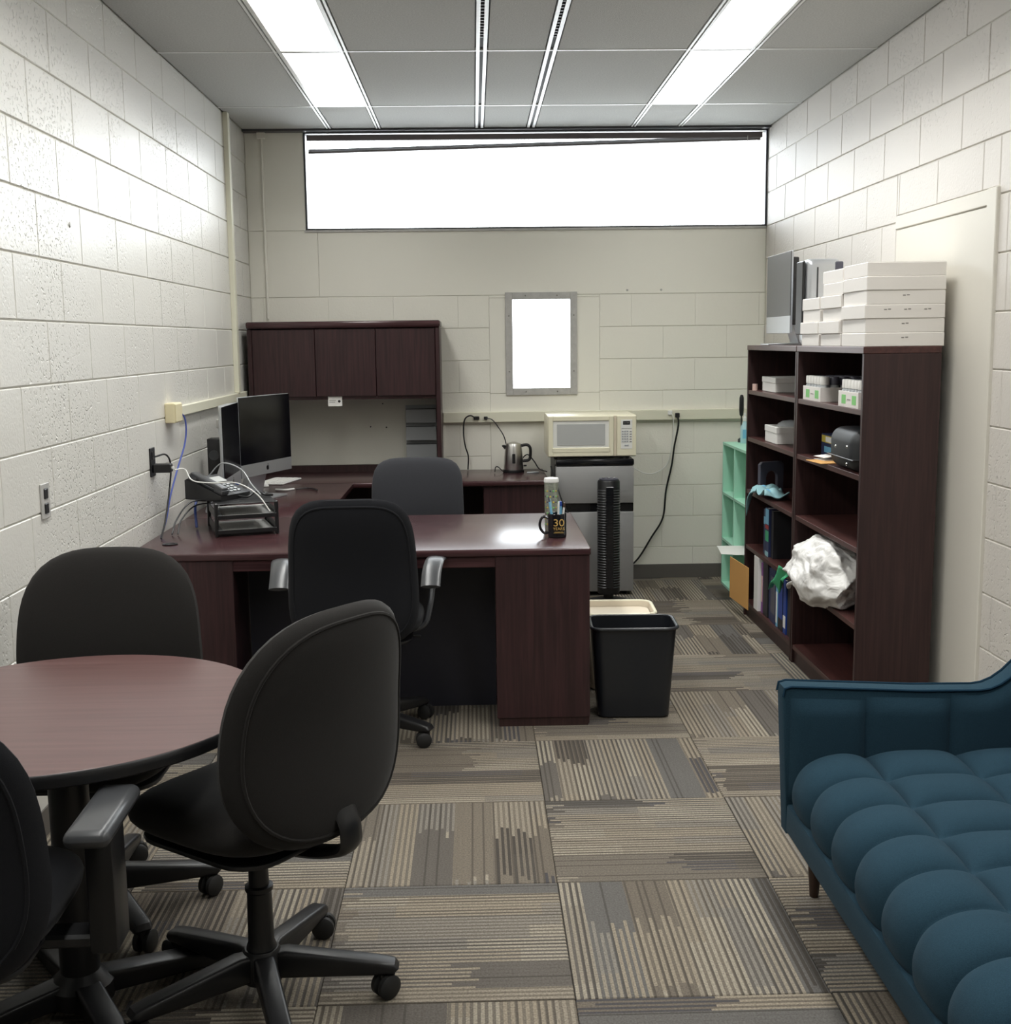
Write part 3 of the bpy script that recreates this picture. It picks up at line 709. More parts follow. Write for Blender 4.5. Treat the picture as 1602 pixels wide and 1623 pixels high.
cable('black coiled handset cord lying on the letter tray', [(-1.06, 5.20, .885), (-1.0, 5.16, .882), (-.97, 5.20, .90), (-.94, 5.24, .882), (-.90, 5.22, .882)], .005, 'plas')
cable('white adapter cable lying on the desk before the keyboard', [(-1.12, 6.60, .736), (-1.06, 6.58, .736), (-1.02, 6.62, .736)], .006, 'whitec')
cable('black cable end lying on the desk before the keyboard', [(-1.01, 6.63, .735), (-.95, 6.66, .735), (-.90, 6.60, .735), (-.88, 6.55, .735)], .004, 'plas')
cable('black cord looping from the wall plug down to the left of the kettle', [(.005, YB-.052, 1.062), (-.03, YB-.06, 1.078), (-.065, YB-.055, 1.05), (-.072, YB-.05, .96), (-.062, YB-.05, .88), (-.045, YB-.05, .82), (-.048, YB-.06, .735)], .0045, 'plas', plug=((-.012, .024, .0, .040, -.012, .010), 'plas'))
cable('thin black cord from the wall outlet to the back of the kettle', [(.07, YB-.052, 1.060), (.11, YB-.06, 1.05), (.15, YB-.065, 1.00), (.185, YB-.07, .94), (.20, YB-.08, .86), (.205, YB-.085, .735)], .0035, 'plas', plug=((-.012, .012, .0, .034, -.010, .010), 'plas'))
cable('black cord behind the kettle running to the fridge', [(.285, 7.42, .80), (.33, 7.46, .83), (.37, 7.44, .79), (.40, 7.40, .745), (.442, 7.30, .737)], .004, 'plas')
cable('short black cord end curled on the desk left of the kettle', [(.12, 7.33, .736), (.125, 7.33, .765), (.14, 7.33, .768), (.165, 7.33, .745), (.178, 7.34, .736)], .003, 'plas')
cable('long black power cord hanging from the wall strip to behind the fridge', [(1.292, YB-.045, 1.062), (1.298, YB-.05, 1.00), (1.275, YB-.035, .86), (1.26, YB-.03, .74), (1.225, YB-.03, .58), (1.205, YB-.03, .40), (1.13, YB-.03, .27), (1.05, YB-.03, .14), (.97, YB-.03, .06)], .006, 'plas', plug=((-.014, .014, -.004, .030, -.016, .014), 'plas'))
cable('thin white cord drooping from the wall strip toward the fridge', [(1.245, YB-.045, 1.078), (1.265, YB-.05, 1.04), (1.262, YB-.04, .90), (1.235, YB-.035, .76), (1.17, YB-.035, .70), (1.09, YB-.035, .69), (.99, YB-.04, .74)], .003, 'whitec', plug=((-.014, .014, 0, .030, -.014, .014), 'white'))
cable('black cord hanging down the front left of the fridge', [(.45, 7.02, .80), (.475, 7.0, .72), (.51, 6.96, .60), (.56, 6.93, .50), (.61, 6.92, .42), (.625, 6.92, .33), (.63, 6.93, .10)], .005, 'plas')

# ------------------------------------------------------------------ kettle
t = thing('electric_kettle', 'brushed steel kettle with black handle on the back desk', 'kettle', (.238, 7.36, .7305))
MB().lathe([(.066, 0), (.068, .006), (.066, .016), (0, .016)], 32).build('base', 'plas', t)
MB().lathe([(.060, .017), (.062, .022), (.060, .09), (.053, .155), (.050, .168)], 32).build('body', 'steel', t)
MB().lathe([(.050, .168), (.046, .180), (.02, .188), (.010, .190), (0, .191)], 32).build('lid', 'steel', t)
MB().prism([(-.046, .135), (-.072, .165), (-.066, .172), (-.044, .170)], -.014, .014, 'y', .003).build('spout', 'plas', t)
MB().tube([(.045, 0, .165), (.085, 0, .170), (.105, 0, .150), (.105, 0, .10), (.095, 0, .075), (.058, 0, .07)], .0095, 10, 6).build('handle', 'plas', t)
MB().box(-.010, .010, -.064, -.055, .06, .12, .003).build('water_gauge', 'plas', t)
MB().box(.062, .082, -.008, .008, .035, .045, .003).build('switch', 'plas', t)
tag(MB().tube([(.32, 7.30, .733), (.36, 7.29, .733), (.39, 7.31, .733), (.36, 7.33, .733), (.325, 7.32, .733)], .004, 6, 5).build('cable_loop', 'mesh'), 'small grey loop of cord lying right of the kettle', 'cable')

# ------------------------------------------------------------------ fridge, microwave, fan
t = thing('mini_fridge', 'black and grey steel two-door mini fridge under the microwave', 'fridge', (0, 0, 0))
MB().box(.480, .953, 7.12, 7.53, .02, .835, .006).build('cabinet', 'plas', t)
MB().box(.480, .953, 7.045, 7.118, .795, .835, .010, 2).build('top_cap', 'black', t)
MB().box(.482, .951, 7.050, 7.116, .568, .793, .006, 2).build('freezer_door', 'fridge', t)
MB().box(.482, .951, 7.064, 7.118, .515, .567, .003).build('handle_recess', 'black', t)
MB().box(.482, .951, 7.050, 7.116, .025, .514, .006, 2).build('fridge_door', 'fridge', t)
for x_ in (.51, .92):
    for y_ in (7.09, 7.49): MB().cyl((x_, y_, 0), (x_, y_, .022), .015, seg=12).build('foot', 'plas', t)
t = thing('microwave', 'cream microwave oven on top of the mini fridge', 'microwave', (.434, 7.045, .8355))
MW, MH = .534, .262
for x_ in (.05, MW-.05):
    for y_ in (.06, .34): MB().cyl((x_, y_, 0), (x_, y_, .012), .012, seg=10).build('foot', 'plas', t)
MB().box(0, MW, .022, .38, .0125, MH, .008, 2).build('case', 'cream', t)
f = MB(); x0, x1, z0, z1 = .004, .395, .018, MH-.004
ring(f, x0, x1, z0, z1, 0, .022, .028, .003); f.box(x0+.02, x1-.02, .0, .022, z0+.02, z0+.052, .003)
mwd = f.build('door', 'cream', t)
MB().box(x0+.026, x1-.026, .006, .020, z0+.05, z1-.026, .002).build('door_liner', 'creamw', mwd)
MB().box(x0+.052, x1-.052, .003, .006, z0+.066, z1-.046, .001).build('door_window', 'mwglass', mwd)
MB().box(.397, .412, .010, .022, .018, MH-.004).build('door_gap', 'beige', t, smooth=False)
mcp = MB().box(.414, .530, .0, .022, .018, MH-.004, .003).build('control_panel', 'cream', t)
MB().box(.438, .506, -.002, .001, .060, .235, .001).build('keypad_plate', 'creamw', mcp, smooth=False)
MB().box(.450, .492, -.003, -.0015, .205, .226).build('display', 'black', mcp, smooth=False)
for i in range(4): MB().box(.455+i*.009, .459+i*.009, -.0036, -.003, .211, .220).build('digit', 'screw', mcp, smooth=False)
MB().box(.442, .502, -.003, -.0015, .182, .185).build('print', 'screw', mcp, smooth=False)
for r_ in range(5):
    for c_ in range(3):
        MB().box(.443+c_*.014, .454+c_*.014, -.0035, -.0015, .100+r_*.015, .109+r_*.015, .0004).build('key', 'mesh', mcp, smooth=False)
    MB().box(.490, .502, -.0035, -.0015, .100+r_*.015, .106+r_*.015, .0004).build('key', 'screw', mcp, smooth=False)
MB().box(.46, .484, -.0035, -.0015, .076, .086, .0008).build('start_key', 'mesh', mcp, smooth=False)

t = thing('tower_fan', 'slim black tower fan standing in front of the fridge', 'fan', (.775, 6.84, 0))
MB().lathe([(.135, 0), (.135, .012), (.10, .022), (.05, .034), (0, .036)], 32).build('base', 'plas', t)
MB().lathe([(.030, .036), (.030, .062)], 20).build('neck', 'plas', t)
MB().lathe([(.062, .062), (.066, .07), (.066, .725), (.060, .735), (0, .737)], 32, Matrix.Diagonal((1, .95, 1, 1))).build('housing', 'plas', t)
g = MB()
for k in range(38): g.lathe([(.0665, .10+k*.0155), (.069, .103+k*.0155), (.0665, .106+k*.0155)], 28, Matrix.Diagonal((1, .95, 1, 1)), close=False)
g.build('grille_rings', 'plasg', t)['kind'] = 'stuff'
MB().box(-.022, .022, -.069, -.063, .10, .70, .002).build('front_grille', 'black', t)
MB().lathe([(.055, .737), (.055, .743), (.03, .745), (0, .742)], 24).build('control_cap', 'gdevice', t)
for a in (-.03, 0, .03): MB().box(a-.008, a+.008, -.02, -.008, .744, .750, .002).build('button', 'black', t)

# ------------------------------------------------------------------ mug, pens, tumbler
mx_, my_ = .337, 4.872
t = thing('coffee_mug', 'black mug with gold 30 YEARS lettering holding pens on the desk corner', 'mug', (mx_, my_, .7305))
MB().lathe([(.036, 0), (.0385, .003), (.0385, .099), (.037, .101), (.035, .099), (.035, .006), (0, .006)], 32, close=False).build('body', 'black', t)
MB().tube([(-.036, 0, .082), (-.060, 0, .085), (-.072, 0, .062), (-.070, 0, .038), (-.055, 0, .018), (-.036, 0, .020)], .0055, 8, 6).build('handle', 'black', t)
tt = text('30', .042, 'gold', t, (.004, -.0388, .064), (radians(90), 0, 0)); tt.scale = (1.15, 1, 1)
text('YEARS', .017, 'gold', t, (.004, -.0388, .040), (radians(90), 0, 0))
MB().box(-.018, .026, -.0400, -.0386, .0225, .0235).box(-.014, .022, -.0400, -.0386, .0265, .0275).build('small_print', 'gold', t, smooth=False)
pens = [('lblue', 'light blue pen leaning left in the black mug', (-.010, .0, .006), (-.036, -.004, .172), .004),
        ('teal', 'grey-green scissor handle sticking up left in the black mug', (-.012, .012, .006), (-.030, .010, .158), .006),
        ('white', 'white pen upright in the middle of the black mug', (.002, -.006, .006), (.006, -.012, .150), .004),
        ('lblue', 'bright blue marker with fat cap in the black mug', (.010, .006, .006), (.014, .004, .150), .0075),
        ('whitec', 'white and brown pencil leaning right in the black mug', (.016, -.004, .006), (.030, -.006, .145), .0045)]
for k, (m_, lb, a, b, r) in enumerate(pens):
    t = thing('pen', lb, 'pen', (mx_, my_, .7305), 0, 'pens in the black mug')
    a = Vector(a); b = Vector(b); d = (b-a)
    MB().cyl(a, a+d*.86, r, seg=10).build('barrel', m_, t)
    MB().cyl(a+d*.862, b, r*1.15, r*.8, seg=10).build('cap', 'walnut' if k == 4 else ('blue' if k == 3 else 'gdevice' if k == 0 else m_), t)
t = thing('travel_tumbler', 'patterned steel tumbler with white lid standing behind the black mug', 'tumbler', (.325, 5.05, .7305))
MB().lathe([(.027, 0), (.029, .004), (.030, .21), (0, .21)], 28).build('body', 'pot', t)
MB().lathe([(.032, .2105), (.0325, .218), (.030, .228), (.024, .230), (.022, .226), (0, .226)], 28).build('lid', 'white', t)
for k in range(7):
    for a in range(6):
        an = -pi/2+(a-2.5)*.45
        MB().lathe([(.0045, 0), (.0035, .0008), (0, .001)], 6, Matrix.Translation((.0298*cos(an), .0298*sin(an), .03+k*.024)) @ Matrix.Rotation(an, 4, 'Z') @ Matrix.Rotation(radians(90), 4, 'Y')).build('dot', ('greenp', 'yel', 'gdevice')[(k+a) % 3], t, smooth=False)

# ------------------------------------------------------------------ bins
def rrect(w_, d_, r, n=5):
    p = []
    for cx_, cy_, a0 in ((w_/2-r, d_/2-r, 0), (-w_/2+r, d_/2-r, 90), (-w_/2+r, -d_/2+r, 180), (w_/2-r, -d_/2+r, 270)):
        for k in range(n+1): a = radians(a0+90*k/n); p.append((cx_+r*cos(a), cy_+r*sin(a)))
    return p
def bin_body(w0, d0, w1, d1, h, r, th=.004):
    lv = [(w0-.02, d0-.02, 0, r*.7), (w0, d0, .008, r*.8), (w1, d1, h, r), (w1-th*2, d1-th*2, h, r-th), (w0-th*2, d0-th*2, .012, r*.8-th)]
    rings = [[(x, y, z) for x, y in rrect(a, b, max(.004, rr))] for a, b, z, rr in lv]
    m = MB(); b = bmesh.new(); V = [[b.verts.new(p) for p in R] for R in rings]; n = len(V[0])
    for A, B in zip(V, V[1:]):
        for k in range(n): b.faces.new((A[k], A[(k+1) % n], B[(k+1) % n], B[k]))
    b.faces.new(V[0]); b.faces.new(V[-1]); bmesh.ops.recalc_face_normals(b, faces=b.faces); m._add(b); return m
def rim(w_, d_, r, z, rr=.006, drop=.0):
    p = [(x, y, z) for x, y in rrect(w_, d_, r, 6)]; p.append(p[0])
    return MB().tube(p, rr, 8, 1)
t = thing('waste_bin', 'black rectangular waste bin on the carpet beside the desk end', 'bin', (.640, 4.775, 0), radians(-2))
bin_body(.292, .185, .345, .235, .385, .045).build('body', 'bin', t)
rim(.353, .243, .049, .382, .007).build('rim', 'bin', t)
t = thing('waste_bin', 'beige waste bin with pale liner behind the black bin', 'bin', (.622, 5.175, 0), radians(-2))
bin_body(.25, .20, .32, .27, .355, .05).build('body', 'beige', t)
rim(.328, .278, .054, .353, .008).build('rim', 'cream', t)
MB().prism(rrect(.300, .25, .045), .325, .330, 'z').build('liner', 'beige', t)

# ------------------------------------------------------------------ bookcases
SHZ = [.09, .405, .715, 1.005, 1.262]
def bookcase(label, ya, yb):
    t = thing('bookcase', label, 'bookcase', (1.50, (ya+yb)/2, 0), 0, 'dark bookcases along the right wall')
    h = (yb-ya)/2; D = .302
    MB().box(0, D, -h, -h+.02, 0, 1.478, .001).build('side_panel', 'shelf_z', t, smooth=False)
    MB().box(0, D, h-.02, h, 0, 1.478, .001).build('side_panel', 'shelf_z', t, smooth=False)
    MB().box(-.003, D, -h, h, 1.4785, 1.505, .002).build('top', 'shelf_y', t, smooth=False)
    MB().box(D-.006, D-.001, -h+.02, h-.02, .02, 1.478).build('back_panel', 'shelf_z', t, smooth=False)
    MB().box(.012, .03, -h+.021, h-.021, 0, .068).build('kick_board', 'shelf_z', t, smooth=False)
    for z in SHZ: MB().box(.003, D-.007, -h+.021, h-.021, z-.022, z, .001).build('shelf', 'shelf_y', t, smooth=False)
    return t
bookcase('dark bookcase nearer the sofa, stacked white boxes on its top', 4.548, 5.498)
bookcase('dark bookcase farther from the sofa, with binders on its lowest shelf', 5.508, 6.500)

# flat white boxes on top
bc = {}
def flat_box(x0, y0, z0, wx, wy, hz_, label, mark=0):
    t = thing('flat_box', label, 'box', (x0, y0, z0), radians(random.uniform(-.5, .5)), 'flat white boxes on the near bookcase')
    MB().box(0, wx, 0, wy, 0, hz_-.0022, .0016).build('tray', 'card', t, smooth=False)
    MB().box(.002, wx-.002, .002, wy-.002, hz_-.0022, hz_-.0004).build('lid_flap', 'card', t, smooth=False)
    if mark:
        for q in range(mark if mark < 3 else 3):
            xx = wx*(.5 if mark == 1 else .28+.25*q)
            MB().box(xx-.013, xx-.002, -.0008, .0004, hz_*.58, hz_*.66).box(xx+.002, xx+.013, -.0008, .0004, hz_*.60, hz_*.68).build('print', 'screw', t, smooth=False)
    return t
ordn = ['lowest', 'second from bottom', 'third from bottom', 'fourth from bottom', 'second from top', 'topmost']
bh = .0535
for k in range(6):
    jx = (0, .002, -.003, .004, .002, .004)[k]
    flat_box(1.502+jx, 4.553+(.004*(k % 2)), 1.5055+k*bh, .308-jx, .292, bh, 'flat white box, %s in the stack nearest the sofa' % ordn[k], (1, 1, 3, 1, 0, 0)[k])
for k in range(6):
    flat_box(1.505+(0, -.006, .004, -.002, .002, .006)[k], 4.868+(0, .01, -.01, .0, -.012, .01)[k], 1.5055+k*.0527, .285, .285, .0527, 'flat white box, %s in the middle stack on the bookcase' % ordn[k], 0)
for k in range(4):
    flat_box(1.508+(0, -.004, .003, 0)[k], 5.188+(0, .008, .0, .004)[k], 1.5055+k*.0527, .285, .27, .0527, 'flat white box, %s in the short stack beside the grey computer' % ('lowest', 'second from bottom', 'second from top', 'topmost')[k], 0)

# --- contents, far bookcase
def simple(name, label, cat, x0, x1, y0, y1, z0, z1, m, bev=.003, extra=None, rz=0):
    cx_, cy_ = (x0+x1)/2, (y0+y1)/2
    t = thing(name, label, cat, (cx_, cy_, z0), rz)
    MB().box(x0-cx_, x1-cx_, y0-cy_, y1-cy_, 0, z1-z0, bev).build('body', m, t)
    if extra: extra(t, x1-x0, y1-y0, z1-z0)
    return t
def lid_extra(t, a, b, c): MB().box(-a/2-.002, a/2+.002, -b/2-.002, b/2+.002, c*.65, c+.002, .002).build('lid', 'paper', t)
s1 = 1.2625
simple('storage_box', 'white lidded box on the top shelf of the far bookcase', 'box', 1.545, 1.76, 6.06, 6.34, s1, s1+.075, 'paper', extra=lid_extra)
t = thing('paper_roll', 'small pale pink roll beside the white box on the top shelf', 'roll', (1.520, 6.40, s1))
MB().lathe([(.014, 0), (.014, .035), (.006, .035), (.006, .001)], 16).build('roll', 'pink', t)
tag(MB().box(1.70, 1.76, 5.72, 5.95, s1, s1+.03, .004).build('folded_folder', 'gdevice'), 'dark folder lying beside the white box on the top shelf', 'folder')
s2 = 1.0055
simple('storage_box', 'small white box with a grey dome on it on the second shelf', 'box', 1.53, 1.72, 5.96, 6.20, s2, s2+.085, 'paper', extra=lid_extra)
t = thing('dome_lid', 'pale grey dome lid resting on the small white box', 'lid', (1.63, 6.07, s2+.0878))
MB().lathe([(.075, 0), (.070, .010), (.045, .024), (0, .030)], 24, Matrix.Diagonal((.9, 1.2, 1, 1))).build('dome', 'mesh', t)
simple('card_sheet', 'grey card leaning at the back of the top shelf', 'card', 1.784, 1.788, 5.80, 6.05, s1, s1+.17, 'gdevice', .0005)
s3 = .7155
# arched holder
t = thing('arched_holder', 'grey plastic holder with an arched hole on the middle shelf', 'holder', (1.60, 6.34, s3), radians(20))
pts = [(-.075, 0), (-.075, .15), (-.06, .165), (.06, .165), (.075, .15), (.075, 0), (.036, 0), (.036, .08)]
for k in range(1, 8): a = pi*k/8; pts.append((.036*cos(a), .08+.036*sin(a)))
pts += [(-.036, .08), (-.036, 0)]
MB().prism(pts, -.012, .012, 'y', .002).build('front', 'gdevice', t)
MB().box(-.075, .075, .012, .10, 0, .006).build('foot', 'gdevice', t, smooth=False)
# cloth
t = thing('crumpled_cloth', 'crumpled pale teal cloth hanging over the middle shelf edge', 'cloth', (1.50, 6.12, s3+.003))
def cp(i, j):
    u = i/28; v = j/12; y = .20*(u-.5)*2*.85; x = -.03+v*.13
    z = .028+.018*sin(9*u+3*v)*cos(4*v+5*u)+.012*sin(17*u-5*v) - (.0 if v > .2 else 0)
    if v < .3 and u > .72: z -= (.3-v)*.30*(u-.72)/.28*1.6; x -= .012
    return Vector((x+.008*sin(13*u), y, max(z, .004) if v > .30 else z))
c = MB().grid(cp, 29, 13).build('cloth', 'teal', t); sm = c.modifiers.new('thick', 'SOLIDIFY'); sm.thickness = .004
c2 = MB().tube([(.0, -.14, .03), (.02, -.06, .042), (.0, .0, .03), (.03, .08, .045), (.01, .14, .03)], .011, 8, 5, .6).build('fold', 'lblue', t)
s4 = .4055
def book(label, y0, y1, x0, z0, h, d, m, spine=None, group='binders and books in the far bookcase', name='book', lean=0):
    t = thing(name, label, 'book' if name == 'book' else 'binder', (x0, (y0+y1)/2, z0), 0, group)
    t.rotation_euler = (lean, 0, 0)
    w_ = y1-y0
    MB().box(0, d, -w_/2, -w_/2+.003, 0, h, .0008).box(0, d, w_/2-.003, w_/2, 0, h, .0008).box(0, .003, -w_/2+.003, w_/2-.003, 0, h, .0008).build('cover', m, t, smooth=False)
    MB().box(.0035, d-.006, -w_/2+.0035, w_/2-.0035, .004, h-.004).build('pages', 'paper', t, smooth=False)
    for (za, zb, ms) in (spine or []): MB().box(-.0012, 0, -w_/2+.004, w_/2-.004, za, zb).build('spine_label', ms, t, smooth=False)
    return t
book('tall pale blue book with red and green spine on the fourth shelf', 6.06, 6.135, 1.525, s4, .255, .20, 'navyb', [(.17, .25, 'lblue'), (.145, .165, 'red'), (.08, .135, 'green'), (.0, .025, 'teal')])
book('slim dark blue book at the far end of the fourth shelf', 6.15, 6.19, 1.53, s4, .24, .20, 'navyb', [(.16, .20, 'lblue')])
book('black book beside the pale blue one on the fourth shelf', 6.005, 6.05, 1.535, s4, .25, .20, 'blkb')
s5 = .0905
book('white binder at the far end of the lowest shelf', 6.170, 6.262, 1.500, s5+.0, .29, .27, 'white', None, name='binder')
book('purple book next to the white binder', 6.125, 6.160, 1.515, s5, .27, .24, 'purple', [(.06, .20, 'pink')])
book('thick black binder between the purple and navy books', 6.020, 6.118, 1.515, s5, .29, .26, 'blkb', None, name='binder')
book('thin navy book left of the blue binder', 5.965, 6.010, 1.52, s5, .27, .24, 'navyb')
book('blue binder in the middle of the lowest shelf', 5.860, 5.955, 1.515, s5, .285, .26, 'navyb', [(.05, .24, 'gdevice')], name='binder')
book('slim pale blue book in the lowest shelf row', 5.815, 5.848, 1.515, s5, .26, .24, 'lblue', [(.02, .18, 'white')])
book('black and blue binder right of the slim pale blue book', 5.715, 5.805, 1.515, s5, .28, .26, 'blkb', [(.06, .22, 'blue')], name='binder')
book('narrow blue book with white spine label, lowest shelf near divider', 5.655, 5.705, 1.515, s5, .27, .25, 'blue', [(.03, .09, 'white')])
book('dark book against the divider on the lowest shelf', 5.545, 5.645, 1.52, s5, .26, .24, 'blkb')
t = thing('manila_envelope', 'orange manila envelope sticking out past the far bookcase', 'envelope', (1.462, 6.40, .075), radians(90+4))
MB().box(-.135, .215, -.002, .002, 0, .235, .0008).build('sheet', 'cardy', t, smooth=False)
MB().box(-.03, .03, -.0032, -.002, .10, .103).build('clasp', 'gold', t, smooth=False)

# --- contents, near bookcase
def jar_tray(label, x0, y0, nx, ny, w_, d_):
    t = thing('jar_tray', label, 'tray', (x0, y0, s1), 0, 'white trays of jars on the near bookcase')
    MB().box(0, w_, 0, d_, 0, .004).box(0, .003, 0, d_, .004, .062, .0006).box(w_-.003, w_, 0, d_, .004, .062, .0006).box(.003, w_-.003, 0, .003, .004, .062, .0006).box(.003, w_-.003, d_-.003, d_, .004, .062, .0006).build('carton', 'card', t, smooth=False)
    MB().box(-.001, 0, d_*.10, d_*.30, .012, .048).build('green_square', 'greenp', t, smooth=False)
    MB().box(-.001, 0, d_*.62, d_*.82, .012, .048).build('green_square', 'greenp', t, smooth=False)
    MB().box(-.001, 0, d_*.38, d_*.54, .028, .032).build('print', 'screw', t, smooth=False)
    proto = None; dx, dy = (w_-.01)/nx, (d_-.01)/ny; r = min(dx, dy)/2-.001
    for i in range(nx):
        for j in range(ny):
            p = (x0+.005+dx*(i+.5), y0+.005+dy*(j+.5), s1+.0045)
            lb = 'small clear jar with white lid in the front row of the %s jar tray' if i == 0 else 'small clear jar with grey lid behind the front row of the %s jar tray'
            which = 'far' if y0 > 5 else 'near'
            key = (i == 0)
            if (which, key) not in jc:
                o = thing('jar', lb % which, 'jar', p, 0, 'jars in the %s tray, %s' % (which, 'front row' if key else 'rear rows'))
                MB().lathe([(r*.9, 0), (r, .005), (r, .060), (r*.85, .068)], 12).build('glass_body', 'mesh', o)
                MB().lathe([(r*.98, .069), (r, .072), (r, .098), (r*.9, .104), (0, .105)], 12).build('lid', 'paper' if key else 'gdevice' if (i+j) % 2 else 'mesh', o)
                jc[(which, key)] = o
            else:
                o = copy_tree(jc[(which, key)]); o.location = p
jc = {}
jar_tray('white tray of small jars with green squares, the farther one', 1.515, 5.165, 5, 6, .225, .275)
jar_tray('white tray of small jars with green squares, the one by the near side panel', 1.510, 4.635, 5, 6, .225, .255)
def blue_extra(t, a, b, c):
    MB().box(-a/2-.001, -a/2, -b/2+.01, b/2-.01, c*.62, c-.006).build('top_label', 'yel', t, smooth=False)
    MB().box(-a/2-.0015, -a/2-.001, -b/2+.01, b/2-.07, c*.66, c-.01).build('top_label', 'paper', t, smooth=False)
    MB().box(-a/2-.001, -a/2, -b/2+.03, b/2-.05, c*.18, c*.45).build('front_label', 'lblue', t, smooth=False)
    MB().box(-a/2+.03, a/2-.02, -b/2-.001, -b/2, c*.3, c-.015).build('side_label', 'lblue', t, smooth=False)
simple('blue_carton', 'blue and white carton behind the black case', 'box', 1.600, 1.76, 5.20, 5.42, s2, s2+.10, 'navyb', extra=blue_extra)
t = thing('black_case', 'rounded black hard case with silver studs on the second shelf', 'case', (1.595, 4.80, s2))
MB().box(-.10, .10, -.17, .17, 0, .170, .055, 6).build('shell', 'case', t)
MB().box(-.103, .103, -.173, .173, .048, .054, .003).build('seam_band', 'plas', t)
for y_, z_ in ((-.09, .10), (-.09, .03), (.06, .09)):
    MB().lathe([(.007, 0), (.006, .003), (0, .004)], 12, Matrix.Translation((-.1, y_, z_)) @ Matrix.Rotation(radians(-90), 4, 'Y')).build('stud', 'chrome', t)
for y_ in (-.05, .02): MB().lathe([(.006, .153), (.007, .165), (0, .168)], 10, Matrix.Translation((-.03, y_, 0))).build('top_stud', 'chrome', t)
t = thing('yellow_envelope', 'yellow padded envelope sticking out under the black case', 'envelope', (1.475, 4.995, s2+.001), radians(6))
MB().box(0, .11, 0, .17, 0, .003, .001).build('sheet', 'cardy', t, smooth=False)
t = thing('white_note', 'folded white paper lying beside the blue carton', 'paper', (1.52, 5.09, s2+.005), radians(12))
MB().box(0, .06, .0, .10, .0, .0015).box(.0, .06, .0, .10, .012, .0135, 0, 1, Matrix.Rotation(radians(-5), 4, 'Y')).build('sheet', 'paper', t, smooth=False)

# plastic bag
from mathutils import noise
def bag():
    t = thing('plastic_bag', 'crumpled translucent white plastic bag on the fourth shelf', 'bag', (1.56, 5.04, s4+.001))
    b = bmesh.new(); bmesh.ops.create_icosphere(b, subdivisions=6, radius=1)
    pinch = Vector((-.72, .05, .62)).normalized(); ax = pinch.orthogonal().normalized(); ay = pinch.cross(ax)
    for v in b.verts:
        n = v.co.copy()
        r1 = 1-abs(noise.noise(n*1.3+Vector((3.1, 0, 1))))*.34
        r2 = 1-abs(noise.noise(n*3.1+Vector((7, 2, 0))))*.10
        r3 = 1-abs(noise.noise(n*7+Vector((1, 9, 2))))*.015
        d = 1-n.dot(pinch); ph = math.atan2(n.dot(ay), n.dot(ax))
        pl = 1+.05*sin(ph*9+3*noise.noise(n*2))*math.exp(-d*1.6)*min(1, d*6) - .07*math.exp(-d*14)
        r = r1*r2*r3*pl*1.14
        p = Vector((n.x*.150, n.y*.262, n.z*.150))*r
        p.x -= .030
        p.z += .115
        if n.y > .3: p.x -= .05*(n.y-.3)
        if p.z < .003: p.z = .003 if p.x > -.062 else max(p.z, -.018)
        p.x = min(p.x, .215); p.z = min(p.z, .265)
        v.co = p
    m = MB(); m._add(b); m.build('film', 'film', t, angle=60)
    MB().tube([(-.11, .13, .06), (-.14, .20, .03), (-.13, .25, .0)], lambda q: .022*(1-q*.6), 8, 5, .5).build('knot', 'film', t)
bag()
t = thing('green_bag', 'small green plastic bag end hanging beside the white bag', 'bag', (1.468, 5.52, .43))
def gp(i, j):
    u = i/14; v = j/8
    top = Vector((0, .21-.32*u, -.105+.14*min(1, u*1.7)-.03*max(0, u-.7))); bot = Vector((0, .21-.27*u, -.125+.03*sin(u*9)+.075*u))
    p = top.lerp(bot, v); p.x = .012*sin(7*u+5*v)-.010; return p
c = MB().grid(gp, 15, 9).build('film', 'green', t); sm = c.modifiers.new('thick', 'SOLIDIFY'); sm.thickness = .003

# ------------------------------------------------------------------ mint cube shelf
t = thing('cube_shelf', 'mint green cube shelf between the back wall and the bookcase', 'shelf', (1.55, 7.02, 0))
for y_ in (-.33, -.008, .314): MB().box(0, .29, y_, y_+.016, 0, .886, .001).build('upright', 'mint', t, smooth=False)
for z in (.0, .285, .575, .886): MB().box(0, .29, -.33, .33, z, z+.016, .001).build('board', 'mint', t, smooth=False)
MB().box(.284, .289, -.32, .32, .016, .886).build('back_panel', 'mint', t, smooth=False)
t = thing('sanitizer_bottle', 'clear blue sanitizer bottle with white cap on the mint shelf', 'bottle', (1.66, 7.24, .9025))
MB().lathe([(.024, 0), (.026, .004), (.026, .10), (.012, .125), (.010, .135)], 20).build('body', mat('pale_blue_clear', (.45, .68, .74), .15), t)
MB().box(-.018, .018, -.0275, -.0255, .03, .085, .0005).build('label_patch', 'lblue', t)
MB().lathe([(.012, .1355), (.012, .158), (.006, .162), (.005, .185), (0, .186)], 14).build('cap', 'white', t)
t = thing('brush', 'black-handled brush standing upright behind the sanitizer bottle', 'brush', (1.652, 7.30, .9025))
MB().lathe([(.004, 0), (.004, .16), (.012, .17), (.015, .20), (.014, .275), (.009, .292), (0, .295)], 14).build('handle', 'plas', t)
MB().lathe([(.020, 0), (.020, .02), (.005, .03)], 14).build('foot', 'plasg', t)
t = thing('paper_sheet', 'white sheet of paper sticking out of the mint shelf', 'paper', (1.44, 6.72, .3015), radians(-2))
MB().prism([(-.02, .02), (.06, -.02), (.19, -.02), (.19, .29), (.0, .29)], 0, .0012, 'z').build('sheet', 'paper', t, smooth=False)

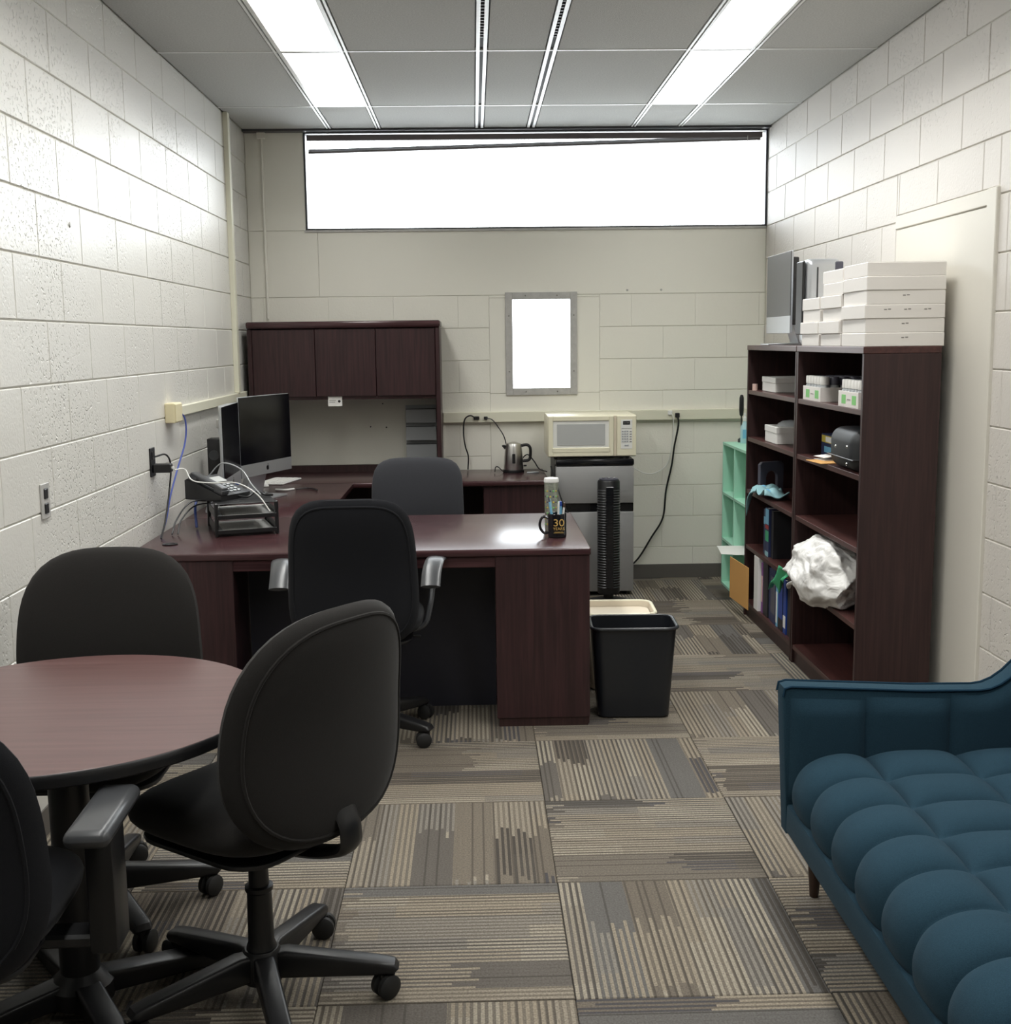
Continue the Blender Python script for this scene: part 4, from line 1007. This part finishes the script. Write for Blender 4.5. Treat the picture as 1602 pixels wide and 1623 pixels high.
# ------------------------------------------------------------------ round table
t = thing('round_table', 'round mahogany meeting table with a dark edge by the left wall', 'table', (-.945, 2.62, 0))
R_ = .452
MB().lathe([(0, .7352), (R_-.004, .7352), (R_-.003, .7345), (R_-.003, .732)], 96, close=False).build('table_top', 'table', t)
MB().lathe([(0, .703), (R_-.008, .703), (R_, .708), (R_+.001, .722), (R_, .731), (R_-.003, .7345)], 96, close=False).build('edge_band', 'plas', t)
MB().lathe([(.17, .690), (.17, .7025), (0, .7025)], 24, close=False).build('mount_plate', 'plas', t)
MB().lathe([(.045, .08), (.045, .690)], 24).build('column', 'plas', t)
MB().lathe([(.075, .03), (.075, .07), (.05, .095), (.045, .10)], 24).build('hub', 'plas', t)
for a in (35, 125, 215, 305):
    m = Matrix.Rotation(radians(a), 4, 'Z')
    b = MB().prism([(.05, .030), (.05, .085), (.30, .052), (.335, .035), (.335, .012), (.31, .012)], -.032, .032, 'y', .010, 3, m)
    b.build('foot', 'plas', t)
    MB().lathe([(.016, 0), (.016, .0118)], 12, m @ Matrix.Translation((.31, 0, 0))).build('glide', 'rubber', t)

# ------------------------------------------------------------------ task chairs
def shell(mb, W, H, T, n=3.2, curve=.06, lean=.0, taper=0., z0=0, sway=0., nu=56, nr=9, bulge=0.):
    """upholstered pad standing in the XZ plane; front is +Y."""
    def pt(rho, th, side):
        c, s = cos(th), sin(th)
        k = (abs(c)**n+abs(s)**n)**(-1/n)
        x, z = c*k*rho, s*k*rho
        half = T/2*max(0., 1-rho**5)**.5
        ww = W/2*(1-taper*(z+1)/2*1.0 - bulge*max(0, -z)**2)
        X = x*ww; Z = z0+(z+1)/2*H
        Y = side*half + curve*x*x*1.0 + lean*-(z+1)/2*H + sway*cos(z*pi*.9)
        return Vector((X, Y, Z))
    b = bmesh.new(); rings = []
    cf = b.verts.new(pt(0, 0, 1))
    rh = [sin(.5*pi*(k+1)/nr) for k in range(nr)]; rh[-1] = 1.
    for r in rh: rings.append([b.verts.new(pt(r, 2*pi*i/nu, 1)) for i in range(nu)])
    for r in reversed(rh[:-1]): rings.append([b.verts.new(pt(r, 2*pi*i/nu, -1)) for i in range(nu)])
    cb_ = b.verts.new(pt(0, 0, -1))
    for i in range(nu):
        j = (i+1) % nu
        b.faces.new((cf, rings[0][i], rings[0][j])); b.faces.new((cb_, rings[-1][j], rings[-1][i]))
        for A, B in zip(rings, rings[1:]): b.faces.new((A[i], B[i], B[j], A[j]))
    bmesh.ops.recalc_face_normals(b, faces=b.faces)
    mb._add(b)
    return pt
def chair(label, loc, rz, fabric, W=.50, H=.50, z0=.47, T=.085, arms=None, taper=.12, curve=.05, lean=.12, phase=18, seatz=.44, backy=-.215, sway=.012, n=3.2, armx=.285, low=0.):
    t = thing('office_chair', label, 'chair', loc, rz, None)
    # five-star base
    for k in range(5):
        a = radians(phase+72*k)-rz; m = Matrix.Rotation(a, 4, 'Z')
        pr = [(.025, .058), (.025, .120), (.06, .126), (.28, .094), (.315, .086), (.324, .072), (.312, .060), (.26, .058)]
        leg = MB().prism(pr, -.025, .025, 'y', .010, 3, m).build('leg', 'plas', t)
        cs = MB()
        cm = m @ Matrix.Translation((.303, 0, 0)) @ Matrix.Rotation(radians(40+k*67), 4, 'Z')
        for s in (-1, 1):
            cs.lathe([(0, 0), (.020, 0), (.0295, .004), (.0295, .016), (.022, .021), (0, .022)], 20, cm @ Matrix.Translation((-.014, s*.004, .0298)) @ Matrix.Rotation(radians(-90*s), 4, 'X'))
        cs.box(-.028, .006, -.004, .004, .03, .060, .002, 1, cm).lathe([(.011, .050), (.011, .064)], 10, m @ Matrix.Translation((.303, 0, 0)))
        cs.build('caster', 'rubber', leg)
    MB().lathe([(.046, .05), (.050, .07), (.048, .118), (.040, .130)], 24).build('hub', 'plas', t)
    MB().lathe([(.036, .131), (.031, .145), (.029, .27), (.033, .275), (.033, .285), (.024, .287), (.022, seatz-.075)], 20).build('column', 'plas', t)
    mech = MB().box(-.085, .085, -.12, .10, seatz-.075, seatz-.031, .012, 2).build('mechanism', 'plas', t)
    MB().tube([(.08, .02, seatz-.04), (.17, .03, seatz-.045), (.235, .03, seatz-.05)], .006, 8, 4).build('lever', 'plas', mech)
    # seat
    sb = MB(); shell(sb, .50, .47, .118, 3.4, 0, 0, 0, -.23, 0)
    for v in sb.bm.verts:
        x, y, z = v.co; v.co = Vector((x, z, seatz+.030+(y if y > 0 else y*.9) - (max(0, z-.10)**2)*1.1 + x*x*.18))
    bmesh.ops.recalc_face_normals(sb.bm, faces=sb.bm.faces); sb.build('seat', fabric, t)
    MB().prism(rrect(.42, .40, .09), seatz-.030, seatz-.018, 'z', .004, 2).build('seat_pan', 'plas', t)
    # backrest
    bk = MB(); pt = shell(bk, W, H, T, n, curve, lean, taper, 0, sway, bulge=low); bo = bk.build('backrest', fabric, t); bo.location = (0, backy, z0)
    pp = []
    for i in range(65):
        th = 2*pi*i/64; q = pt(.90, th, -1); pp.append(q)
    e = MB().tube(pp, .0042, 6, 1).build('piping', fabric, t); e.location = (0, backy, z0)
    # support bar
    yb = backy-T/2
    MB().tube([(0, -.06, seatz-.050), (0, -.16, seatz-.052), (0, backy-.045, seatz-.02), (0, yb-.016, z0+.03), (0, yb-.010+sway, z0+.075)], .034, 10, 6, .38).build('back_bar', 'plas', t)
    if arms == 'loop':
        for s in (-1, 1):
            x = s*.285
            MB().tube([(x, -.17, .630), (x+s*.004, -.10, .678), (x+s*.014, -.01, .704), (x+s*.022, .07, .694), (x+s*.026, .105, .670)], .037, 12, 6, .26).build('arm_pad', 'plasg', t)
            MB().tube([(x+s*.022, .092, .672), (x+s*.022, .115, .63), (x, .11, .58), (x-s*.01, .07, .51), (x-s*.04, .04, seatz-.01), (x-s*.14, .03, seatz-.026)], .0115, 8, 6).build('arm_support', 'plasg', t)
    if arms == 'tee':
        for s in (-1, 1):
            x = s*(armx if s > 0 else .275)
            MB().box(x-.042, x+.042, -.12, .13, .655, .690, .018, 5).build('arm_pad', 'plasg', t)
            MB().box(x-.026, x+.026, -.045, .045, .42, .654, .006, 2).build('arm_post', 'plas', t)
            MB().box(min(x, x-s*.16), max(x, x-s*.16), -.03, .03, seatz-.045, seatz-.019, .006).build('arm_bracket', 'plas', t)
    return t
chair('black fabric office chair with loop arms, its back to the room, tucked at the desk', (-.462, 4.55, 0), radians(0), 'fab', W=.505, H=.56, z0=.425, arms='loop', phase=-31, lean=.09, taper=.10, backy=-.235, T=.075, curve=.04, n=4.2)
chair('grey fabric office chair behind the desk, in front of the hutch', (-.305, 5.97, 0), radians(180), 'fabg', W=.49, H=.50, z0=.443, arms=None, phase=40, backy=-.21, lean=.06, taper=.04, n=5)
chair('brown-black office chair behind the round table, facing the camera', (-1.050, 3.11, 0), radians(180), 'fabb', W=.555, H=.50, z0=.468, arms=None, phase=18, lean=.10, taper=.12, backy=-.235, curve=.05)
chair('brown-black office chair at the right of the round table, seen from behind', (-.525, 2.645, 0), radians(54), 'fabb', W=.58, H=.53, z0=.462, arms=None, phase=0, lean=.09, taper=.12, backy=-.235, curve=.05, T=.09, n=2.8, seatz=.462, low=.10)
chair('dark office chair cut off by the left edge of the picture, with padded armrest', (-1.030, 2.12, 0), radians(2), 'fab', W=.60, H=.53, z0=.450, seatz=.47, arms='tee', phase=-10, lean=.10, taper=.10, backy=-.235, armx=.322)

# ------------------------------------------------------------------ sofa
t = thing('tufted_sofa', 'teal blue tufted sofa with wooden legs along the right wall', 'sofa', (0, 0, 0))
YA1, YN0 = 3.085, 1.305          # inner faces of the far and near arms
prof = [(1.62, .402), (1.56, .402), (1.30, .402), (1.05, .400), (.96, .394), (.905, .372), (.880, .335), (.872, .29), (.872, .255)]
# resample the profile by arc length
def cr(P, n):
    Q = [Vector((p[0], p[1])) for p in P]; out = []
    E = [Q[0]*2-Q[1]]+Q+[Q[-1]*2-Q[-2]]
    for i in range(1, len(E)-2):
        for k in range(20):
            u = k/20; a, b, c, d = E[i-1:i+3]; out.append(.5*((2*b)+(c-a)*u+(2*a-5*b+4*c-d)*u*u+(3*b-a-3*c+d)*u**3))
    out.append(Q[-1]); L_ = [0]
    for a, b in zip(out, out[1:]): L_.append(L_[-1]+(b-a).length)
    res = []; j = 0
    for i in range(n):
        s = L_[-1]*i/(n-1)
        while j < len(L_)-2 and L_[j+1] < s: j += 1
        f = (s-L_[j])/max(1e-9, L_[j+1]-L_[j]); res.append(out[j].lerp(out[j+1], min(1, f)))
    return res, L_[-1]
NS, NY = 150, 330
P_, LL = cr(prof, NS)
sx_b = [1.62, 1.295, 1.05]     # column seams, by x on the flat top; last column wraps the front
seams = []
for xs in sx_b: seams.append(min(range(NS), key=lambda i: abs(P_[i].x-xs) + (0 if P_[i].y > .37 else 9)))
seams.append(NS-1)
RY = (YA1-YN0)/10
def seat_pt(i, j):
    a = max(0, min(NS-1, i)); p = P_[a]; q0 = P_[max(0, a-1)]; q1 = P_[min(NS-1, a+1)]; tn = (q1-q0).normalized(); nn = Vector((-tn.y, tn.x)); nn = -nn if nn.y < 0 or (abs(nn.y) < .3 and nn.x > 0) else nn
    if nn.x > 0.2: nn = -nn
    for s0, s1_ in zip(seams, seams[1:]):
        if a <= s1_: break
    u = (a-s0)/max(1, s1_-s0)*2-1
    y = YN0+(YA1-YN0)*j/(NY-1); v = ((y-YN0)/RY) % 1*2-1
    if j in (0, NY-1): v = 1
    f = (max(0, 1-abs(u)**3.2)**.6)*(max(0, 1-abs(v)**2.6)**.6)
    amp = .040
    return Vector((p.x+nn.x*f*amp, y, p.y+nn.y*f*amp))
MB().grid(seat_pt, NS, NY).build('tufted_seat', 'sofa', t, angle=70)
MB().box(.872, 1.62, YN0-.001, YA1+.001, .21, .262).build('seat_deck', 'sofa', t, smooth=False)
MB().box(.846, .869, YN0-.07, YA1+.045, .185, .268, .006, 2).build('front_rail', 'sofa', t)
MB().box(.869, 1.79, YN0-.03, YA1+.03, .175, .209).build('base_frame', 'sofa', t, smooth=False)
def arm_outline(dx=0):
    p = [(.846, .180), (.828, .575), (.832, .598), (.850, .603), (1.20, .585), (1.37, .583)]
    for k in range(1, 8):
        a = k/7; p.append((1.37+.20*a, .583+.20*a**2.0))
    p += [(1.60, .815), (1.74, .83), (1.79, .80), (1.79, .180)]
    return p
for (ya, yb, s) in ((YA1+.012, YA1+.078, 1), (YN0-.078, YN0-.012, -1)):
    MB().prism(arm_outline(), ya, yb, 'y', .008, 3).build('arm', 'sofa', t)
    yf = ya if s == 1 else yb
    # quilted inner face in three channels
    xs = [.848, 1.055, 1.290, 1.60]
    for a, b in zip(xs, xs[1:]):
        def ip(i, j, a=a, b=b):
            u = i/16; v = j/12; x = a+(b-a)*u
            zt = .572-.010*u if x < 1.37 else .572+.20*((x-1.37)/.20)**2
            z = .28+(min(zt, .80)-.28)*v
            f = (max(0, 1-abs(2*u-1)**3)**.5)*(max(0, 1-abs(2*v-1)**8)**.5)
            return Vector((x, yf-s*(.001+.020*f), z))
        MB().grid(ip, 17, 13).build('arm_channel', 'sofa', t, angle=80)
    ol = [(x, yf-s*.001, z) for x, z in arm_outline()[1:13]]
    MB().tube(ol, .0035, 6, 1).build('piping', 'pipe', t)
    yo = yb if s == 1 else ya
    ol = [(x, yo, z) for x, z in arm_outline()[1:13]]
    MB().tube(ol, .0035, 6, 1).build('piping', 'pipe', t)
# back: leaning slab and quilted cushion
MB().prism([(1.63, .21), (1.585, .80), (1.615, .84), (1.74, .84), (1.80, .79), (1.80, .21)], YN0-.010, YA1+.010, 'y', .01, 2).build('back', 'sofa', t)
NB = 120
def back_pt(i, j):
    u = i/40; v = j/(NB-1); row = (v*7) % 1*2-1; cu = (u*2) % 1*2-1
    if j in (0, NB-1): row = 1
    if i in (0, 40): cu = 1
    x = 1.632-.045*u; z = .42+.38*u; f = (max(0, 1-abs(cu)**2.6)**.5)*(max(0, 1-abs(row)**2.6)**.5)
    return Vector((x-.045*f, YN0+(YA1-YN0)*v, z))
MB().grid(back_pt, 41, NB).build('tufted_back', 'sofa', t, angle=70)
for x_, y_ in ((.925, YA1+.005), (.925, YN0-.005), (1.69, YA1+.005), (1.69, YN0-.005)):
    b = MB().lathe([(.011, 0), (.0125, .002), (.023, .155), (.023, .1745)], 18); b.build('leg', 'walnut', t, loc=(x_, y_, 0))
